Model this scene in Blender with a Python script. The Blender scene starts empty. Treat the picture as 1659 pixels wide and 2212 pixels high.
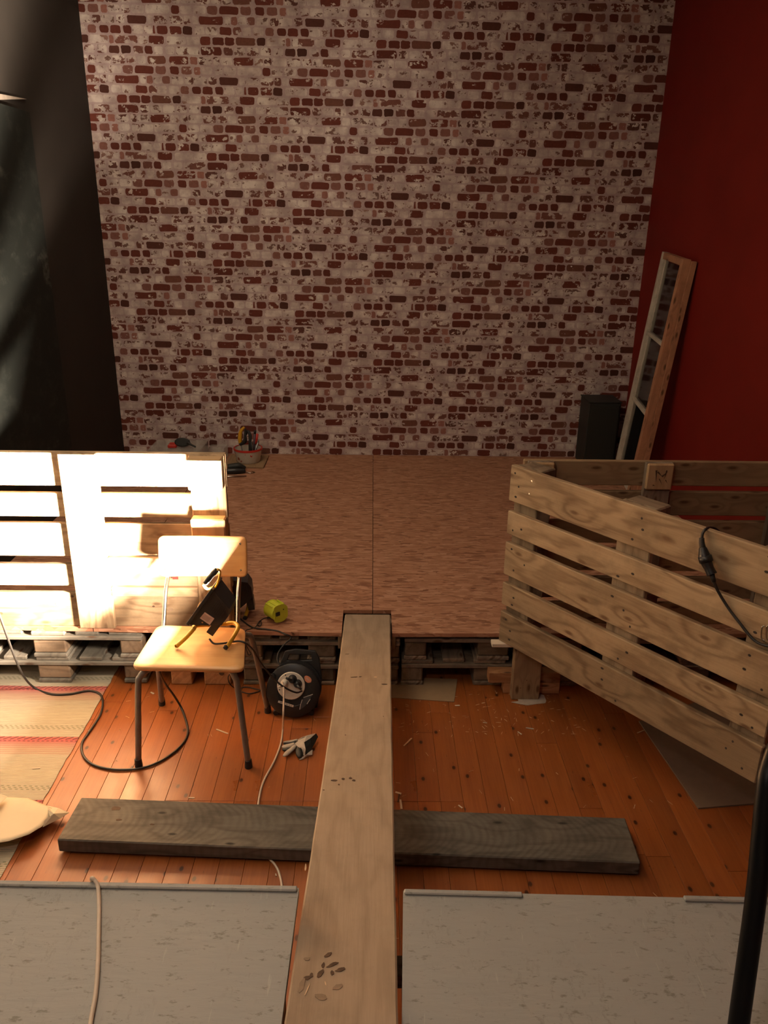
import bpy, bmesh, math, random
import numpy as np
from mathutils import Matrix, Vector, Euler
random.seed(7)
S = bpy.context.scene
COL = S.collection
PI = math.pi
# ---------------------------------------------------------------- camera
F = 1720.0; PT = math.radians(20.4); RL = math.radians(.87); YW = math.radians(1.0); H = 2.0
fw = Vector((math.sin(YW)*math.cos(PT), math.cos(YW)*math.cos(PT), -math.sin(PT)))
r0 = Vector((math.cos(YW), -math.sin(YW), 0)); u0 = r0.cross(fw)
cr = r0*math.cos(RL) + u0*math.sin(RL); cu = u0*math.cos(RL) - r0*math.sin(RL)
CO = Vector((0, 0, H))
cam = bpy.data.cameras.new('camera'); cam.sensor_fit = 'VERTICAL'; cam.sensor_height = 36.0
cam.lens = 36.0*F/2212.0; cam.clip_start = .02
camo = bpy.data.objects.new('camera', cam); COL.objects.link(camo)
camo.matrix_world = Matrix(((cr.x, cu.x, -fw.x, CO.x), (cr.y, cu.y, -fw.y, CO.y), (cr.z, cu.z, -fw.z, CO.z), (0, 0, 0, 1)))
S.camera = camo
def ray(x, y): return fw + cr*((x-829.5)/F) - cu*((y-1106)/F)
def onz(x, y, z):
    d = ray(x, y); return CO + d*((z-H)/d.z)
def ony(x, y, Y):
    d = ray(x, y); return CO + d*(Y/d.y)
def onx(x, y, X):
    d = ray(x, y); return CO + d*(X/d.x)
# ---------------------------------------------------------------- world, lights, exposure
S.view_settings.view_transform = 'Standard'; S.view_settings.look = 'None'
S.view_settings.exposure = 0.08; S.view_settings.gamma = 1.0
S.view_settings.use_curve_mapping = False
wd = bpy.data.worlds.new('world'); S.world = wd; wd.use_nodes = True
wd.node_tree.nodes['Background'].inputs[0].default_value = (.02, .017, .015, 1)
wd.node_tree.nodes['Background'].inputs[1].default_value = .3
FLOOD_W = 740.0      # work light on the chair (watts of the lamp inside its housing)
CEIL_FILL_W = 14.0        # unseen fill light added under the ceiling, behind the camera
def area(name, loc, direction, sx, sy, watts, color, spread=PI):
    l = bpy.data.lights.new(name, 'AREA'); l.shape = 'RECTANGLE'; l.size = sx; l.size_y = sy
    l.energy = watts; l.color = color; l.spread = spread
    o = bpy.data.objects.new(name, l); COL.objects.link(o); o.location = loc
    o.rotation_euler = Vector(direction).to_track_quat('-Z', 'Y').to_euler(); return o
area('ceiling_fill_light', (-.9, -.1, 3.28), (0, 0, -1), .40, .40, CEIL_FILL_W, (1, .87, .78))
# ---------------------------------------------------------------- helpers
W = {}
T = [Matrix.Identity(4)]
CENTER = {}
def setp(o, world, parent):
    COL.objects.link(o)
    if parent is not None:
        o.parent = parent; o.matrix_basis = W[parent].inverted() @ world
    else: o.matrix_basis = world
    W[o] = world
    return o
def tag(o, label=None, cat=None, group=None, kind=None):
    if label: o['label'] = label
    if cat: o['category'] = cat
    if group: o['group'] = group
    if kind: o['kind'] = kind
    return o
def root(name, loc, label, cat, group=None, rot=None, kind=None):
    o = bpy.data.objects.new(name, None); o.empty_display_size = .05
    m = T[-1] @ Matrix.Translation(Vector(loc)) @ (rot.to_4x4() if rot is not None else Matrix.Identity(4))
    setp(o, m, None); return tag(o, label, cat, group, kind)
def mk(name, verts, faces, mat, parent=None, smooth=False, local=None):
    me = bpy.data.meshes.new(name); me.from_pydata([tuple(v) for v in verts], [], faces); me.update()
    if mat: me.materials.append(mat)
    if smooth: me.polygons.foreach_set('use_smooth', [True]*len(me.polygons))
    o = bpy.data.objects.new(name, me)
    return setp(o, T[-1] @ (local or Matrix.Identity(4)), parent)
def centered(name, verts, faces, mat, parent=None, smooth=False):
    c = sum((Vector(v) for v in verts), Vector())/len(verts)
    return mk(name, [Vector(v)-c for v in verts], faces, mat, parent, smooth, Matrix.Translation(c))
BC = {}
def boxmesh(l, w, t, bev, mat):
    k = (round(l, 4), round(w, 4), round(t, 4), bev, mat.name)
    if k in BC: return BC[k]
    bm = bmesh.new(); bmesh.ops.create_cube(bm, size=1)
    bmesh.ops.scale(bm, vec=(l, w, t), verts=bm.verts)
    if bev: bmesh.ops.bevel(bm, geom=bm.edges[:], offset=min(bev, t*.3), segments=1, affect='EDGES')
    me = bpy.data.meshes.new('board'); bm.to_mesh(me); bm.free(); me.materials.append(mat)
    BC[k] = me; return me
def box(name, lo, hi, mat, parent=None, bev=.002, rot=None):
    lo = Vector(lo); hi = Vector(hi); c = (lo+hi)/2; s = hi-lo
    ax = max(range(3), key=lambda i: s[i])
    if ax == 0: R = Matrix.Identity(4); d = (s.x, s.y, s.z)
    elif ax == 1: R = Matrix.Rotation(PI/2, 4, 'Z'); d = (s.y, s.x, s.z)
    else: R = Matrix.Rotation(PI/2, 4, 'Y'); d = (s.z, s.y, s.x)
    o = bpy.data.objects.new(name, boxmesh(*d, bev, mat))
    m = T[-1] @ Matrix.Translation(c) @ (rot.to_4x4() if rot is not None else Matrix.Identity(4)) @ R
    return setp(o, m, parent)
def spline(pts, n=8):
    pts = [Vector(p) for p in pts]
    if len(pts) < 3: return pts
    P = [pts[0]*2-pts[1]] + pts + [pts[-1]*2-pts[-2]]
    out = []
    for i in range(1, len(P)-2):
        for k in range(n):
            t = k/n; a, b, c, d = P[i-1], P[i], P[i+1], P[i+2]
            out.append(.5*((2*b)+(c-a)*t+(2*a-5*b+4*c-d)*t*t+(3*b-a-3*c+d)*t**3))
    out.append(pts[-1]); return out
def tubegeo(pts, r, seg=8, flat=1.0):
    V = []; Fc = []; n = len(pts); up = None
    for i, p in enumerate(pts):
        t = (pts[min(i+1, n-1)]-pts[max(i-1, 0)])
        if t.length < 1e-9: t = Vector((0, 0, 1))
        t.normalize()
        if up is None:
            up = Vector((0, 0, 1)) if abs(t.z) < .9 else Vector((1, 0, 0))
        a = t.cross(up)
        if a.length < 1e-6: a = t.cross(Vector((1, .3, 0)))
        a.normalize(); b = a.cross(t); b.normalize(); up = b
        rr = r[i] if isinstance(r, (list, tuple)) else r
        for k in range(seg):
            an = 2*PI*k/seg; V.append(p + a*math.cos(an)*rr + b*math.sin(an)*rr*flat)
    for i in range(n-1):
        for k in range(seg):
            Fc.append((i*seg+k, i*seg+(k+1) % seg, (i+1)*seg+(k+1) % seg, (i+1)*seg+k))
    Fc.append(tuple(range(seg-1, -1, -1))); Fc.append(tuple((n-1)*seg+k for k in range(seg)))
    return V, Fc
def tube(name, pts, r, mat, parent=None, seg=8, n=8, smooth=True, flat=1.0):
    pp = spline(pts, n) if n > 1 else [Vector(p) for p in pts]
    if isinstance(r, (list, tuple)):
        r = [float(v) for v in np.interp(np.linspace(0, len(r)-1, len(pp)), range(len(r)), r)]
    V, Fc = tubegeo(pp, r, seg, flat)
    o = centered(name, V, Fc, mat, parent, False)
    pl = o.data.polygons
    pl.foreach_set('use_smooth', [smooth and len(p.vertices) == 4 for p in pl]); return o
def frame(c, n, upv=(0, 0, 1)):
    n = Vector(n).normalized(); u = Vector(upv); x = u.cross(n); x.normalize(); y = n.cross(x)
    return Matrix(((x.x, y.x, n.x, c[0]), (x.y, y.y, n.y, c[1]), (x.z, y.z, n.z, c[2]), (0, 0, 0, 1)))
def prism(name, poly, t, mat, parent=None, m=None, smooth=False, bev=0):
    n = len(poly); V = [(x, y, 0) for x, y in poly] + [(x, y, t) for x, y in poly]
    Fc = [tuple(range(n-1, -1, -1)), tuple(range(n, 2*n))] + [(i, (i+1) % n, n+(i+1) % n, n+i) for i in range(n)]
    o = mk(name, V, Fc, mat, parent, smooth, m)
    if bev:
        md = o.modifiers.new('bevel', 'BEVEL'); md.width = bev; md.segments = 2; md.limit_method = 'ANGLE'
    return o
def lathe(name, prof, mat, parent=None, m=None, seg=32, smooth=True, caps=True):
    V = []; Fc = []
    for r, z in prof:
        for k in range(seg): a = 2*PI*k/seg; V.append((r*math.cos(a), r*math.sin(a), z))
    for i in range(len(prof)-1):
        for k in range(seg): Fc.append((i*seg+k, i*seg+(k+1) % seg, (i+1)*seg+(k+1) % seg, (i+1)*seg+k))
    if caps: Fc.append(tuple(range(seg-1, -1, -1))); Fc.append(tuple((len(prof)-1)*seg+k for k in range(seg)))
    o = mk(name, V, Fc, mat, parent, False, m)
    o.data.polygons.foreach_set('use_smooth', [smooth and len(p.vertices) == 4 for p in o.data.polygons])
    md = o.modifiers.new('e', 'EDGE_SPLIT'); md.split_angle = math.radians(40); return o
def rrect(w, h, r, n=5):
    out = []
    for cx, cy, a0 in ((w/2-r, h/2-r, 0), (-w/2+r, h/2-r, PI/2), (-w/2+r, -h/2+r, PI), (w/2-r, -h/2+r, 1.5*PI)):
        for k in range(n+1):
            a = a0+PI/2*k/n; out.append((cx+r*math.cos(a), cy+r*math.sin(a)))
    return out
# ---------------------------------------------------------------- materials
class NT:
    def __init__(s, name):
        s.m = bpy.data.materials.new(name); s.m.use_nodes = True; s.t = s.m.node_tree
        s.b = s.t.nodes['Principled BSDF']; s.tc = None
    def n(s, ty, **kw):
        nd = s.t.nodes.new(ty)
        for k, v in kw.items():
            if k.startswith('i_'):
                key = k[2:]; key = int(key) if key.isdigit() else key.replace('_', ' ')
                s.put(nd.inputs[key], v)
            else: setattr(nd, k, v)
        return nd
    def put(s, inp, v):
        if isinstance(v, bpy.types.NodeSocket): s.t.links.new(v, inp)
        else:
            if isinstance(v, tuple) and len(v) == 3 and inp.type == 'RGBA': v = v+(1,)
            inp.default_value = v
    def obj(s):
        if not s.tc: s.tc = s.n('ShaderNodeTexCoord')
        return s.tc.outputs['Object']
    def rnd(s): return s.n('ShaderNodeObjectInfo').outputs['Random']
    def math(s, op, a, b=0.0, c=0.0, clamp=False):
        nd = s.n('ShaderNodeMath', operation=op, use_clamp=clamp); s.put(nd.inputs[0], a); s.put(nd.inputs[1], b); s.put(nd.inputs[2], c); return nd.outputs[0]
    def map(s, v, scale=(1, 1, 1), rot=(0, 0, 0), loc=(0, 0, 0)):
        nd = s.n('ShaderNodeMapping'); s.put(nd.inputs['Vector'], v); s.put(nd.inputs['Scale'], scale); s.put(nd.inputs['Rotation'], rot); s.put(nd.inputs['Location'], loc); return nd.outputs[0]
    def noise(s, v, scale=5, detail=4, rough=.5, dist=0):
        nd = s.n('ShaderNodeTexNoise'); s.put(nd.inputs['Vector'], v); nd.inputs['Scale'].default_value = scale
        nd.inputs['Detail'].default_value = detail; nd.inputs['Roughness'].default_value = rough; nd.inputs['Distortion'].default_value = dist; return nd.outputs[0]
    def vor(s, v, scale=5, out='Distance', feat='F1', rnd=1.0):
        nd = s.n('ShaderNodeTexVoronoi', feature=feat); s.put(nd.inputs['Vector'], v); nd.inputs['Scale'].default_value = scale
        nd.inputs['Randomness'].default_value = rnd; return nd.outputs[out]
    def vor2(s, v, scale=5, fold=False):
        if fold:
            sp = s.n('ShaderNodeSeparateXYZ'); s.put(sp.inputs[0], v); cb = s.n('ShaderNodeCombineXYZ')
            s.put(cb.inputs[0], sp.outputs[0]); s.put(cb.inputs[1], s.math('ADD', sp.outputs[1], sp.outputs[2])); v = cb.outputs[0]
        nd = s.n('ShaderNodeTexVoronoi', voronoi_dimensions='2D'); s.put(nd.inputs['Vector'], v); nd.inputs['Scale'].default_value = scale; return nd.outputs['Distance']
    def ramp(s, f, stops, interp='LINEAR'):
        nd = s.n('ShaderNodeValToRGB'); nd.color_ramp.interpolation = interp; e = nd.color_ramp.elements
        while len(e) < len(stops): e.new(.5)
        for i, (p, c) in enumerate(stops):
            e[i].position = p; e[i].color = tuple(c)+(1,) if not isinstance(c, (int, float)) else (c, c, c, 1)
        s.put(nd.inputs[0], f); return nd.outputs[0]
    def mix(s, f, a, b, blend='MIX'):
        nd = s.n('ShaderNodeMix', data_type='RGBA', blend_type=blend); s.put(nd.inputs[0], f); s.put(nd.inputs[6], a); s.put(nd.inputs[7], b); return nd.outputs[2]
    def range(s, v, a, b, c=0.0, d=1.0):
        nd = s.n('ShaderNodeMapRange'); s.put(nd.inputs[0], v)
        for i, x in enumerate((a, b, c, d)): s.put(nd.inputs[i+1], x)
        return nd.outputs[0]
    def bump(s, h, strength=.3, dist=.002):
        nd = s.n('ShaderNodeBump'); nd.inputs['Strength'].default_value = strength; nd.inputs['Distance'].default_value = dist
        s.put(nd.inputs['Height'], h); s.t.links.new(nd.outputs[0], s.b.inputs['Normal'])
    def fin(s, col, rough=.6, **kw):
        s.put(s.b.inputs['Base Color'], col); s.put(s.b.inputs['Roughness'], rough)
        for k, v in kw.items(): s.put(s.b.inputs[k.replace('_', ' ')], v)
        return s.m
def plain(name, col, rough=.5, var=.08, sc=20, **kw):
    q = NT(name); n = q.noise(q.obj(), sc, 4)
    c = q.mix(n, tuple(x*(1-var*2) for x in col), tuple(min(1, x*(1+var*2)) for x in col))
    q.bump(n, .08, .001); return q.fin(c, rough, **kw)
def wood(name, light, dark, rough=.65, knots=True, grain=1.0, dirt=0.0, knotcol=(.08, .035, .015), var=.25, saw=False, spec=.3, kscale=(5, 14, 14), kr=.09, nail=False):
    q = NT(name); r = q.rnd()
    off = q.n('ShaderNodeCombineXYZ'); q.put(off.inputs[0], q.math('MULTIPLY', r, 37.)); q.put(off.inputs[1], q.math('MULTIPLY', r, 91.)); q.put(off.inputs[2], q.math('MULTIPLY', r, 53.))
    va = q.n('ShaderNodeVectorMath', operation='ADD'); q.put(va.inputs[0], q.obj()); q.put(va.inputs[1], off.outputs[0]); v = va.outputs[0]
    warp = q.noise(q.map(v, (2.2, 9, 9)), 1.0, 3)
    kd = q.vor2(q.map(v, kscale), 1.0, True)
    # growth rings bent by low noise and around knots
    sy = q.n('ShaderNodeSeparateXYZ'); q.put(sy.inputs[0], v)
    ph = q.math('ADD', q.math('MULTIPLY', sy.outputs[1], 60*grain), q.math('MULTIPLY', warp, 26.))
    ph = q.math('ADD', ph, q.math('MULTIPLY', sy.outputs[2], 45*grain))
    if knots: ph = q.math('ADD', ph, q.math('MULTIPLY', q.range(kd, .0, .38, 1, 0), 9.0))
    ring = q.math('MULTIPLY_ADD', q.math('SINE', ph), .5, .5)
    ring = q.math('POWER', ring, 2.2)
    fine = q.noise(q.map(v, (6, 190*grain, 190*grain)), 1.0, 3, .6)
    big = q.noise(q.map(v, (3, 7, 7)), 1.0, 2)
    f = q.math('ADD', q.math('MULTIPLY', ring, .42), q.math('MULTIPLY', fine, .5))
    f = q.math('ADD', f, q.math('MULTIPLY', q.math('SUBTRACT', big, .5), .9))
    c = q.mix(q.range(f, .1, .9), light, dark)
    if knots: c = q.mix(q.range(kd, kr*.6, kr*1.5, .85, 0), c, knotcol)
    if dirt: c = q.mix(q.math('MULTIPLY', q.range(q.noise(v, 9, 6, .7), .48, .7), dirt), c, tuple(x*.35 for x in light))
    if nail:
        nd = q.vor(q.map(v, (13, 26, 1)), 1.0); c = q.mix(q.range(nd, .05, .09, .9, 0), c, (.02, .012, .008))
    hs = q.n('ShaderNodeHueSaturation'); q.put(hs.inputs['Color'], c); q.put(hs.inputs['Value'], q.range(r, 0, 1, 1-var, 1+var*.6)); c = hs.outputs[0]
    h = fine
    if saw:
        so = q.n('ShaderNodeSeparateXYZ'); q.put(so.inputs[0], q.obj())
        sx = q.math('SINE', q.math('ADD', q.math('MULTIPLY', so.outputs[0], 230.), q.math('ADD', q.math('MULTIPLY', q.math('MULTIPLY', so.outputs[1], so.outputs[1]), 1500.), q.math('MULTIPLY', q.noise(v, 9), 13.))))
        c = q.mix(q.math('MULTIPLY', q.range(sx, -.6, 1, 0, .30), q.range(q.noise(q.map(q.obj(), (2, 6, 6)), 2), .35, .6, .25, 1)), c, tuple(x*.6 for x in dark)); h = q.math('ADD', fine, q.math('MULTIPLY', sx, .3))
    q.bump(h, .35, .0015)
    return q.fin(c, rough, Specular_IOR_Level=spec)
M = {}
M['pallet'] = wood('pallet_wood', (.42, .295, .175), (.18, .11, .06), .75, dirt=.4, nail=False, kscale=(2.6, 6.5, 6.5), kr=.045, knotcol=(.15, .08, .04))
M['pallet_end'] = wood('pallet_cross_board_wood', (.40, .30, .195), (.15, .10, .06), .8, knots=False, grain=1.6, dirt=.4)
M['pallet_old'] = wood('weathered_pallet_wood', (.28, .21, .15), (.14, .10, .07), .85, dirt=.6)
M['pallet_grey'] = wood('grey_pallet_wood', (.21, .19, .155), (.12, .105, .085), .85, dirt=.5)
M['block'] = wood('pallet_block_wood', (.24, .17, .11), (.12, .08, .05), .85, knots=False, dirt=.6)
M['beam'] = wood('weathered_beam_wood', (.15, .132, .107), (.07, .061, .05), .8, dirt=.5, saw=True, knotcol=(.01, .008, .006), var=0, kscale=(3, 8, 8), kr=.04)
M['plank'] = wood('plank_wood', (.37, .275, .19), (.27, .195, .13), .8, grain=.8, dirt=.2, var=0, knots=False)
M['knot'] = plain('knot_wood', (.075, .038, .018), .8, .3, 60)
M['dent'] = plain('bruised_wood', (.24, .165, .105), .8, .15, 60)
M['split'] = plain('split_wood', (.62, .42, .25), .8, .15, 60)
M['fresh'] = wood('fresh_cut_wood', (.55, .28, .13), (.35, .15, .06), .8, dirt=.2)
M['post'] = wood('post_wood', (.30, .2, .11), (.2, .125, .07), .8)
M['slat'] = wood('pale_slat_wood', (.62, .52, .4), (.5, .4, .3), .7, knots=False)
M['ply'] = wood('laminated_seat_wood', (.66, .37, .15), (.55, .28, .105), .35, knots=False, grain=.5, var=0, spec=.5)
M['sashwhite'] = wood('worn_white_painted_wood', (.55, .5, .42), (.42, .37, .3), .7, knots=False, dirt=.5, var=.05)
M['sashbrown'] = wood('bare_sash_wood', (.45, .22, .12), (.30, .14, .08), .75, dirt=.4, var=.05)
M['nail'] = plain('rusty_nail_head', (.03, .018, .012), .6, .2, 90)
M['screw'] = plain('bright_screw_head', (.6, .55, .45), .25, .1, 90, Metallic=1.0)
# floor board
def floor_mat():
    q = NT('varnished_pine'); r = q.rnd()
    off = q.n('ShaderNodeCombineXYZ'); q.put(off.inputs[0], q.math('MULTIPLY', r, 37.)); q.put(off.inputs[1], q.math('MULTIPLY', r, 91.))
    va = q.n('ShaderNodeVectorMath', operation='ADD'); q.put(va.inputs[0], q.obj()); q.put(va.inputs[1], off.outputs[0]); v = va.outputs[0]
    fine = q.noise(q.map(v, (5, 120, 120)), 1.0, 3, .6); big = q.noise(q.map(v, (2, 18, 18)), 1.0, 3)
    c = q.mix(q.range(q.math('ADD', q.math('MULTIPLY', fine, .6), q.math('MULTIPLY', big, .5)), .3, .85), (.34, .105, .025), (.205, .052, .012))
    kd = q.vor2(q.map(v, (4.6, 7.5, 1)), 1.0); rim = q.range(kd, .04, .16, .5, 0)
    c = q.mix(rim, c, (.20, .05, .012)); c = q.mix(q.range(kd, .035, .062, .85, 0), c, (.03, .009, .004))
    scr = q.noise(q.map(v, (30, 140, 1)), 1.0, 2); c = q.mix(q.range(scr, .70, .76, 0, .6), c, (.07, .02, .008))
    hs = q.n('ShaderNodeHueSaturation'); q.put(hs.inputs['Color'], c); q.put(hs.inputs['Value'], q.range(r, 0, 1, .86, 1.1))
    q.bump(q.noise(q.obj(), 14, 5), .12, .003)
    return q.fin(hs.outputs[0], q.range(q.noise(q.obj(), 9, 5), .3, .7, .26, .48), Specular_IOR_Level=.5)
M['floor'] = floor_mat()
def osb(name, tones, painted=None, rough=.7):
    q = NT(name); v = q.obj(); layers = []
    wv = q.n('ShaderNodeVectorMath', operation='ADD'); nz = q.n('ShaderNodeTexNoise'); q.put(nz.inputs['Vector'], v); nz.inputs['Scale'].default_value = 7
    sc = q.n('ShaderNodeVectorMath', operation='SCALE'); q.put(sc.inputs[0], nz.outputs['Color']); sc.inputs['Scale'].default_value = .018
    q.put(wv.inputs[0], v); q.put(wv.inputs[1], sc.outputs[0]); v = wv.outputs[0]
    hs = []
    for i, (rot, s1, s2) in enumerate(((.12, 18, 75), (-.45, 15, 66), (.85, 18, 75), (-1.0, 18, 75), (.35, 22, 95), (-.15, 16, 85))):
        mv = q.map(v, (s1, s2, 30), (0, 0, rot), (i*3.1, i*1.7, 0))
        vo = q.n('ShaderNodeTexVoronoi'); q.put(vo.inputs['Vector'], mv); vo.inputs['Scale'].default_value = 1.0
        s = q.n('ShaderNodeSeparateColor'); q.put(s.inputs[0], vo.outputs['Color']); layers.append((s.outputs[0], s.outputs[1], vo.outputs['Distance']))
    g = layers[0][0]
    for val, sel, dd in layers[1:]:
        nd = q.n('ShaderNodeMix', data_type='FLOAT'); q.put(nd.inputs[0], q.math('GREATER_THAN', sel, .62)); q.put(nd.inputs[2], g); q.put(nd.inputs[3], val); g = nd.outputs[0]
    dk = q.range(q.noise(q.map(v, (14, 70, 10), (0, 0, .15)), 1.0, 3, .6), .66, .72)
    if painted:
        c = q.mix(q.math('MULTIPLY', q.range(q.noise(q.map(v, (34, 90, 20), (0, 0, .9)), 1.0, 4, .7), .59, .68), .65), painted, (.15, .145, .105))
        c = q.mix(q.math('MULTIPLY', q.math('MULTIPLY', q.range(q.noise(q.map(v, (60, 26, 20), (0, 0, .5)), 1.0, 5, .75), .56, .66), q.range(q.noise(v, 4, 3), .42, .6)), .45), c, (.19, .18, .14))
        c = q.mix(q.math('MULTIPLY', q.range(q.noise(q.map(v, (150, 12, 20), (0, 0, -.35)), 1.0, 2, .5), .70, .74), .4), c, (.5, .48, .42))
        c = q.mix(q.math('MULTIPLY', q.range(g, 0, 1), .10), c, tuple(x*.75 for x in painted))
        q.bump(q.math('ADD', g, q.math('MULTIPLY', q.noise(q.map(v, (10, 60, 20), (0, 0, .8)), 1.0, 3), 1.5)), .5, .0018)
    else:
        c = q.ramp(g, [(0, tones[0]), (.25, tones[1]), (.6, tones[2]), (1, tones[3])])
        c = q.mix(dk, c, tuple(x*.35 for x in tones[0])); q.bump(g, .4, .0015)
    return q.fin(c, rough, Specular_IOR_Level=.25)
M['osb'] = osb('osb_board', [(.22, .095, .052), (.345, .165, .095), (.39, .195, .115), (.47, .26, .165)])
M['osb_edge'] = osb('osb_edge', [(.3, .17, .08), (.42, .26, .13), (.5, .32, .17), (.58, .4, .22)])
M['deckpaint'] = osb('grey_painted_osb', None, (.355, .345, .315), .45)
M['red'] = plain('red_wall_paint', (.17, .009, .005), .6, .1, 3, Specular_IOR_Level=.2)
M['black'] = plain('black_wall_paint', (.036, .031, .027), .8, .1, 3, Specular_IOR_Level=.15)
M['white'] = plain('off_white_ceiling_paint', (.64, .61, .55), .8, .04, 3)
def chalk():
    q = NT('chalkboard'); v = q.obj()
    n = q.range(q.noise(q.map(v, (3, 5, 4)), 2.2, 8, .75), .50, .75); s = q.range(q.noise(q.map(v, (1, 30, 5), (.9, 0, 0)), 1.0, 3), .62, .7)
    c = q.mix(q.math('MULTIPLY', n, .12), (.018, .021, .019), (.17, .19, .17)); c = q.mix(q.math('MULTIPLY', q.math('MULTIPLY', s, n), .4), c, (.3, .3, .26))
    return q.fin(c, .8, Specular_IOR_Level=.15)
M['chalk'] = chalk()
M['cardboard'] = plain('cardboard', (.27, .18, .10), .85, .08, 30)
M['card2'] = plain('dark_hardboard', (.17, .115, .075), .7, .08, 30)
M['paper'] = plain('cream_packing_paper', (.62, .52, .36), .8, .05, 8)
M['scrap'] = plain('greyish_paper', (.42, .36, .3), .85, .12, 30)
M['plastic'] = plain('black_plastic', (.014, .014, .015), .38, .1, 30)
M['rubber'] = plain('black_rubber', (.016, .015, .014), .6, .1, 30)
M['darkgrey'] = plain('dark_grey_plastic', (.045, .045, .046), .45, .1, 30)
M['cable'] = plain('black_cable_rubber', (.02, .018, .016), .42, .1, 60)
M['whitecable'] = plain('white_cable_rubber', (.62, .5, .38), .45, .06, 60)
M['whiteplastic'] = plain('white_plastic', (.62, .58, .5), .4, .04, 40)
M['yellow'] = plain('yellow_painted_metal', (.62, .34, .02), .35, .06, 30)
M['housing'] = plain('black_enamel_metal', (.022, .023, .025), .42, .1, 30, Metallic=.3)
M['reflector'] = plain('lamp_reflector', (.85, .8, .7), .2, .02, 30, Metallic=1.0)
M['lime'] = plain('lime_green_plastic', (.56, .62, .04), .38, .06, 30)
M['tube'] = plain('grey_enamelled_steel', (.20, .18, .155), .36, .1, 40, Metallic=.35)
M['chrome'] = plain('chromed_steel', (.5, .46, .4), .2, .05, 40, Metallic=1.0)
M['pole'] = plain('glossy_black_steel', (.003, .003, .0035), .4, .1, 20, Specular_IOR_Level=.15)
M['sticker'] = plain('pale_pink_sticker', (.55, .36, .28), .6, .04, 60)
M['orangest'] = plain('orange_sticker', (.70, .27, .15), .5, .05, 60)
M['ink'] = plain('printed_ink', (.09, .06, .05), .7, .05, 60)
M['redink'] = plain('red_print', (.5, .02, .015), .5, .05, 60)
M['redplastic'] = plain('red_plastic', (.5, .03, .02), .4, .05, 60)
M['brownprint'] = plain('brown_print', (.25, .07, .04), .5, .05, 60)
M['fabric'] = plain('light_grey_knit', (.42, .37, .31), .9, .1, 120)
M['latex'] = plain('black_latex_coating', (.013, .014, .012), .55, .1, 80)
M['thin'] = plain('dull_grey_metal', (.3, .3, .3), .35, .1, 40, Metallic=.8)
M['purple'] = plain('dull_purple_plastic', (.12, .07, .09), .5, .1, 40)
def glass(name, rough=.02, tint=(.95, .97, .95), alpha=.25):
    q = NT(name); q.noise(q.obj(), 5)
    tr = q.n('ShaderNodeBsdfTransparent'); tr.inputs[0].default_value = tint+(1,)
    gl = q.n('ShaderNodeBsdfGlossy'); gl.inputs['Roughness'].default_value = rough; gl.inputs[0].default_value = (.9, .9, .9, 1)
    mx = q.n('ShaderNodeMixShader'); fr = q.n('ShaderNodeFresnel'); q.put(mx.inputs[0], q.math('ADD', fr.outputs[0], alpha*.2)); q.put(mx.inputs[1], tr.outputs[0]); q.put(mx.inputs[2], gl.outputs[0])
    q.t.links.new(mx.outputs[0], q.t.nodes['Material Output'].inputs[0]); return q.m
M['glass'] = glass('dusty_window_glass', .08)
def clearp():
    q = NT('cloudy_clear_plastic'); n = q.noise(q.obj(), 30)
    return q.fin(q.mix(n, (.5, .47, .43), (.6, .57, .52)), .3, Alpha=.32)
M['clear'] = clearp()
# ================================================================ STRUCTURE
XL, XR, YB, YN, ZC = -1.885, 1.915, 5.88, -1.6, 3.65
FLZ = 0.0
def struct(o, label=None):
    o['kind'] = 'structure'
    if label: o['label'] = label
    return o
struct(box('wall_left', (XL-.1, YN, -.03), (XL, YB+.1, ZC), M['black'], bev=0), 'matte black painted wall beside the brick-print wall')
struct(box('wall_right', (XR, YN, -.03), (XR+.1, YB+.1, ZC), M['red'], bev=0), 'deep red painted wall behind the leaning window sash')
struct(box('wall_near', (XL, YN-.1, -.03), (XR, YN, ZC), M['white'], bev=0), 'pale wall behind the viewer')
struct(box('ceiling', (XL-.1, YN-.1, ZC), (XR+.1, YB+.1, ZC+.1), M['white'], bev=0), 'off white ceiling')
# back wall with printed brick wallpaper
def wallpaper_mat(brick):
    q = NT('wallpaper_brick_print' if brick else 'wallpaper_mortar_print'); v = q.obj()
    n1 = q.noise(q.map(v, (1, 1, 1.35)), 19, 6, .66); n2 = q.noise(v, 9, 5, .6); n3 = q.noise(v, 70, 3, .6)
    cream = q.ramp(n2, [(.34, (.38, .285, .285)), (.5, (.46, .355, .35)), (.66, (.55, .45, .435))])
    cream = q.mix(q.range(n3, .5, .75, 0, .35), cream, (.32, .215, .19))
    if brick:
        ac = q.n('ShaderNodeAttribute', attribute_name='tone'); av = q.n('ShaderNodeAttribute', attribute_name='cover')
        base = q.mix(q.range(n3, .3, .7, 0, .4), ac.outputs['Color'], q.mix(.5, ac.outputs['Color'], (.015, .008, .006)))
        th = q.math('MULTIPLY_ADD', q.math('SUBTRACT', av.outputs['Fac'], .5), .42, .5)
        mask = q.range(q.math('SUBTRACT', th, n1), -.012, .012)
        c = q.mix(mask, base, q.mix(.06, q.ramp(n2, [(.36, (.42, .335, .32)), (.5, (.56, .475, .445)), (.62, (.72, .65, .60))]), ac.outputs['Color']))
    else:
        c = q.mix(q.range(q.noise(v, 34, 5, .7), .64, .70, 0, .45), cream, (.17, .085, .06))
    q.bump(n1, .15, .001)
    return q.fin(c, .8, Specular_IOR_Level=.15)
TY = {'D': ((.145, .040, .028), .0), 'K': ((.085, .031, .023), .0), 'P': ((.30, .135, .11), .20), 'B': ((.17, .07, .05), .14),
      'M': ((.17, .07, .055), .50), 'E': ((.145, .040, .028), .28), 'W': ((.24, .135, .11), .70)}
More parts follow.
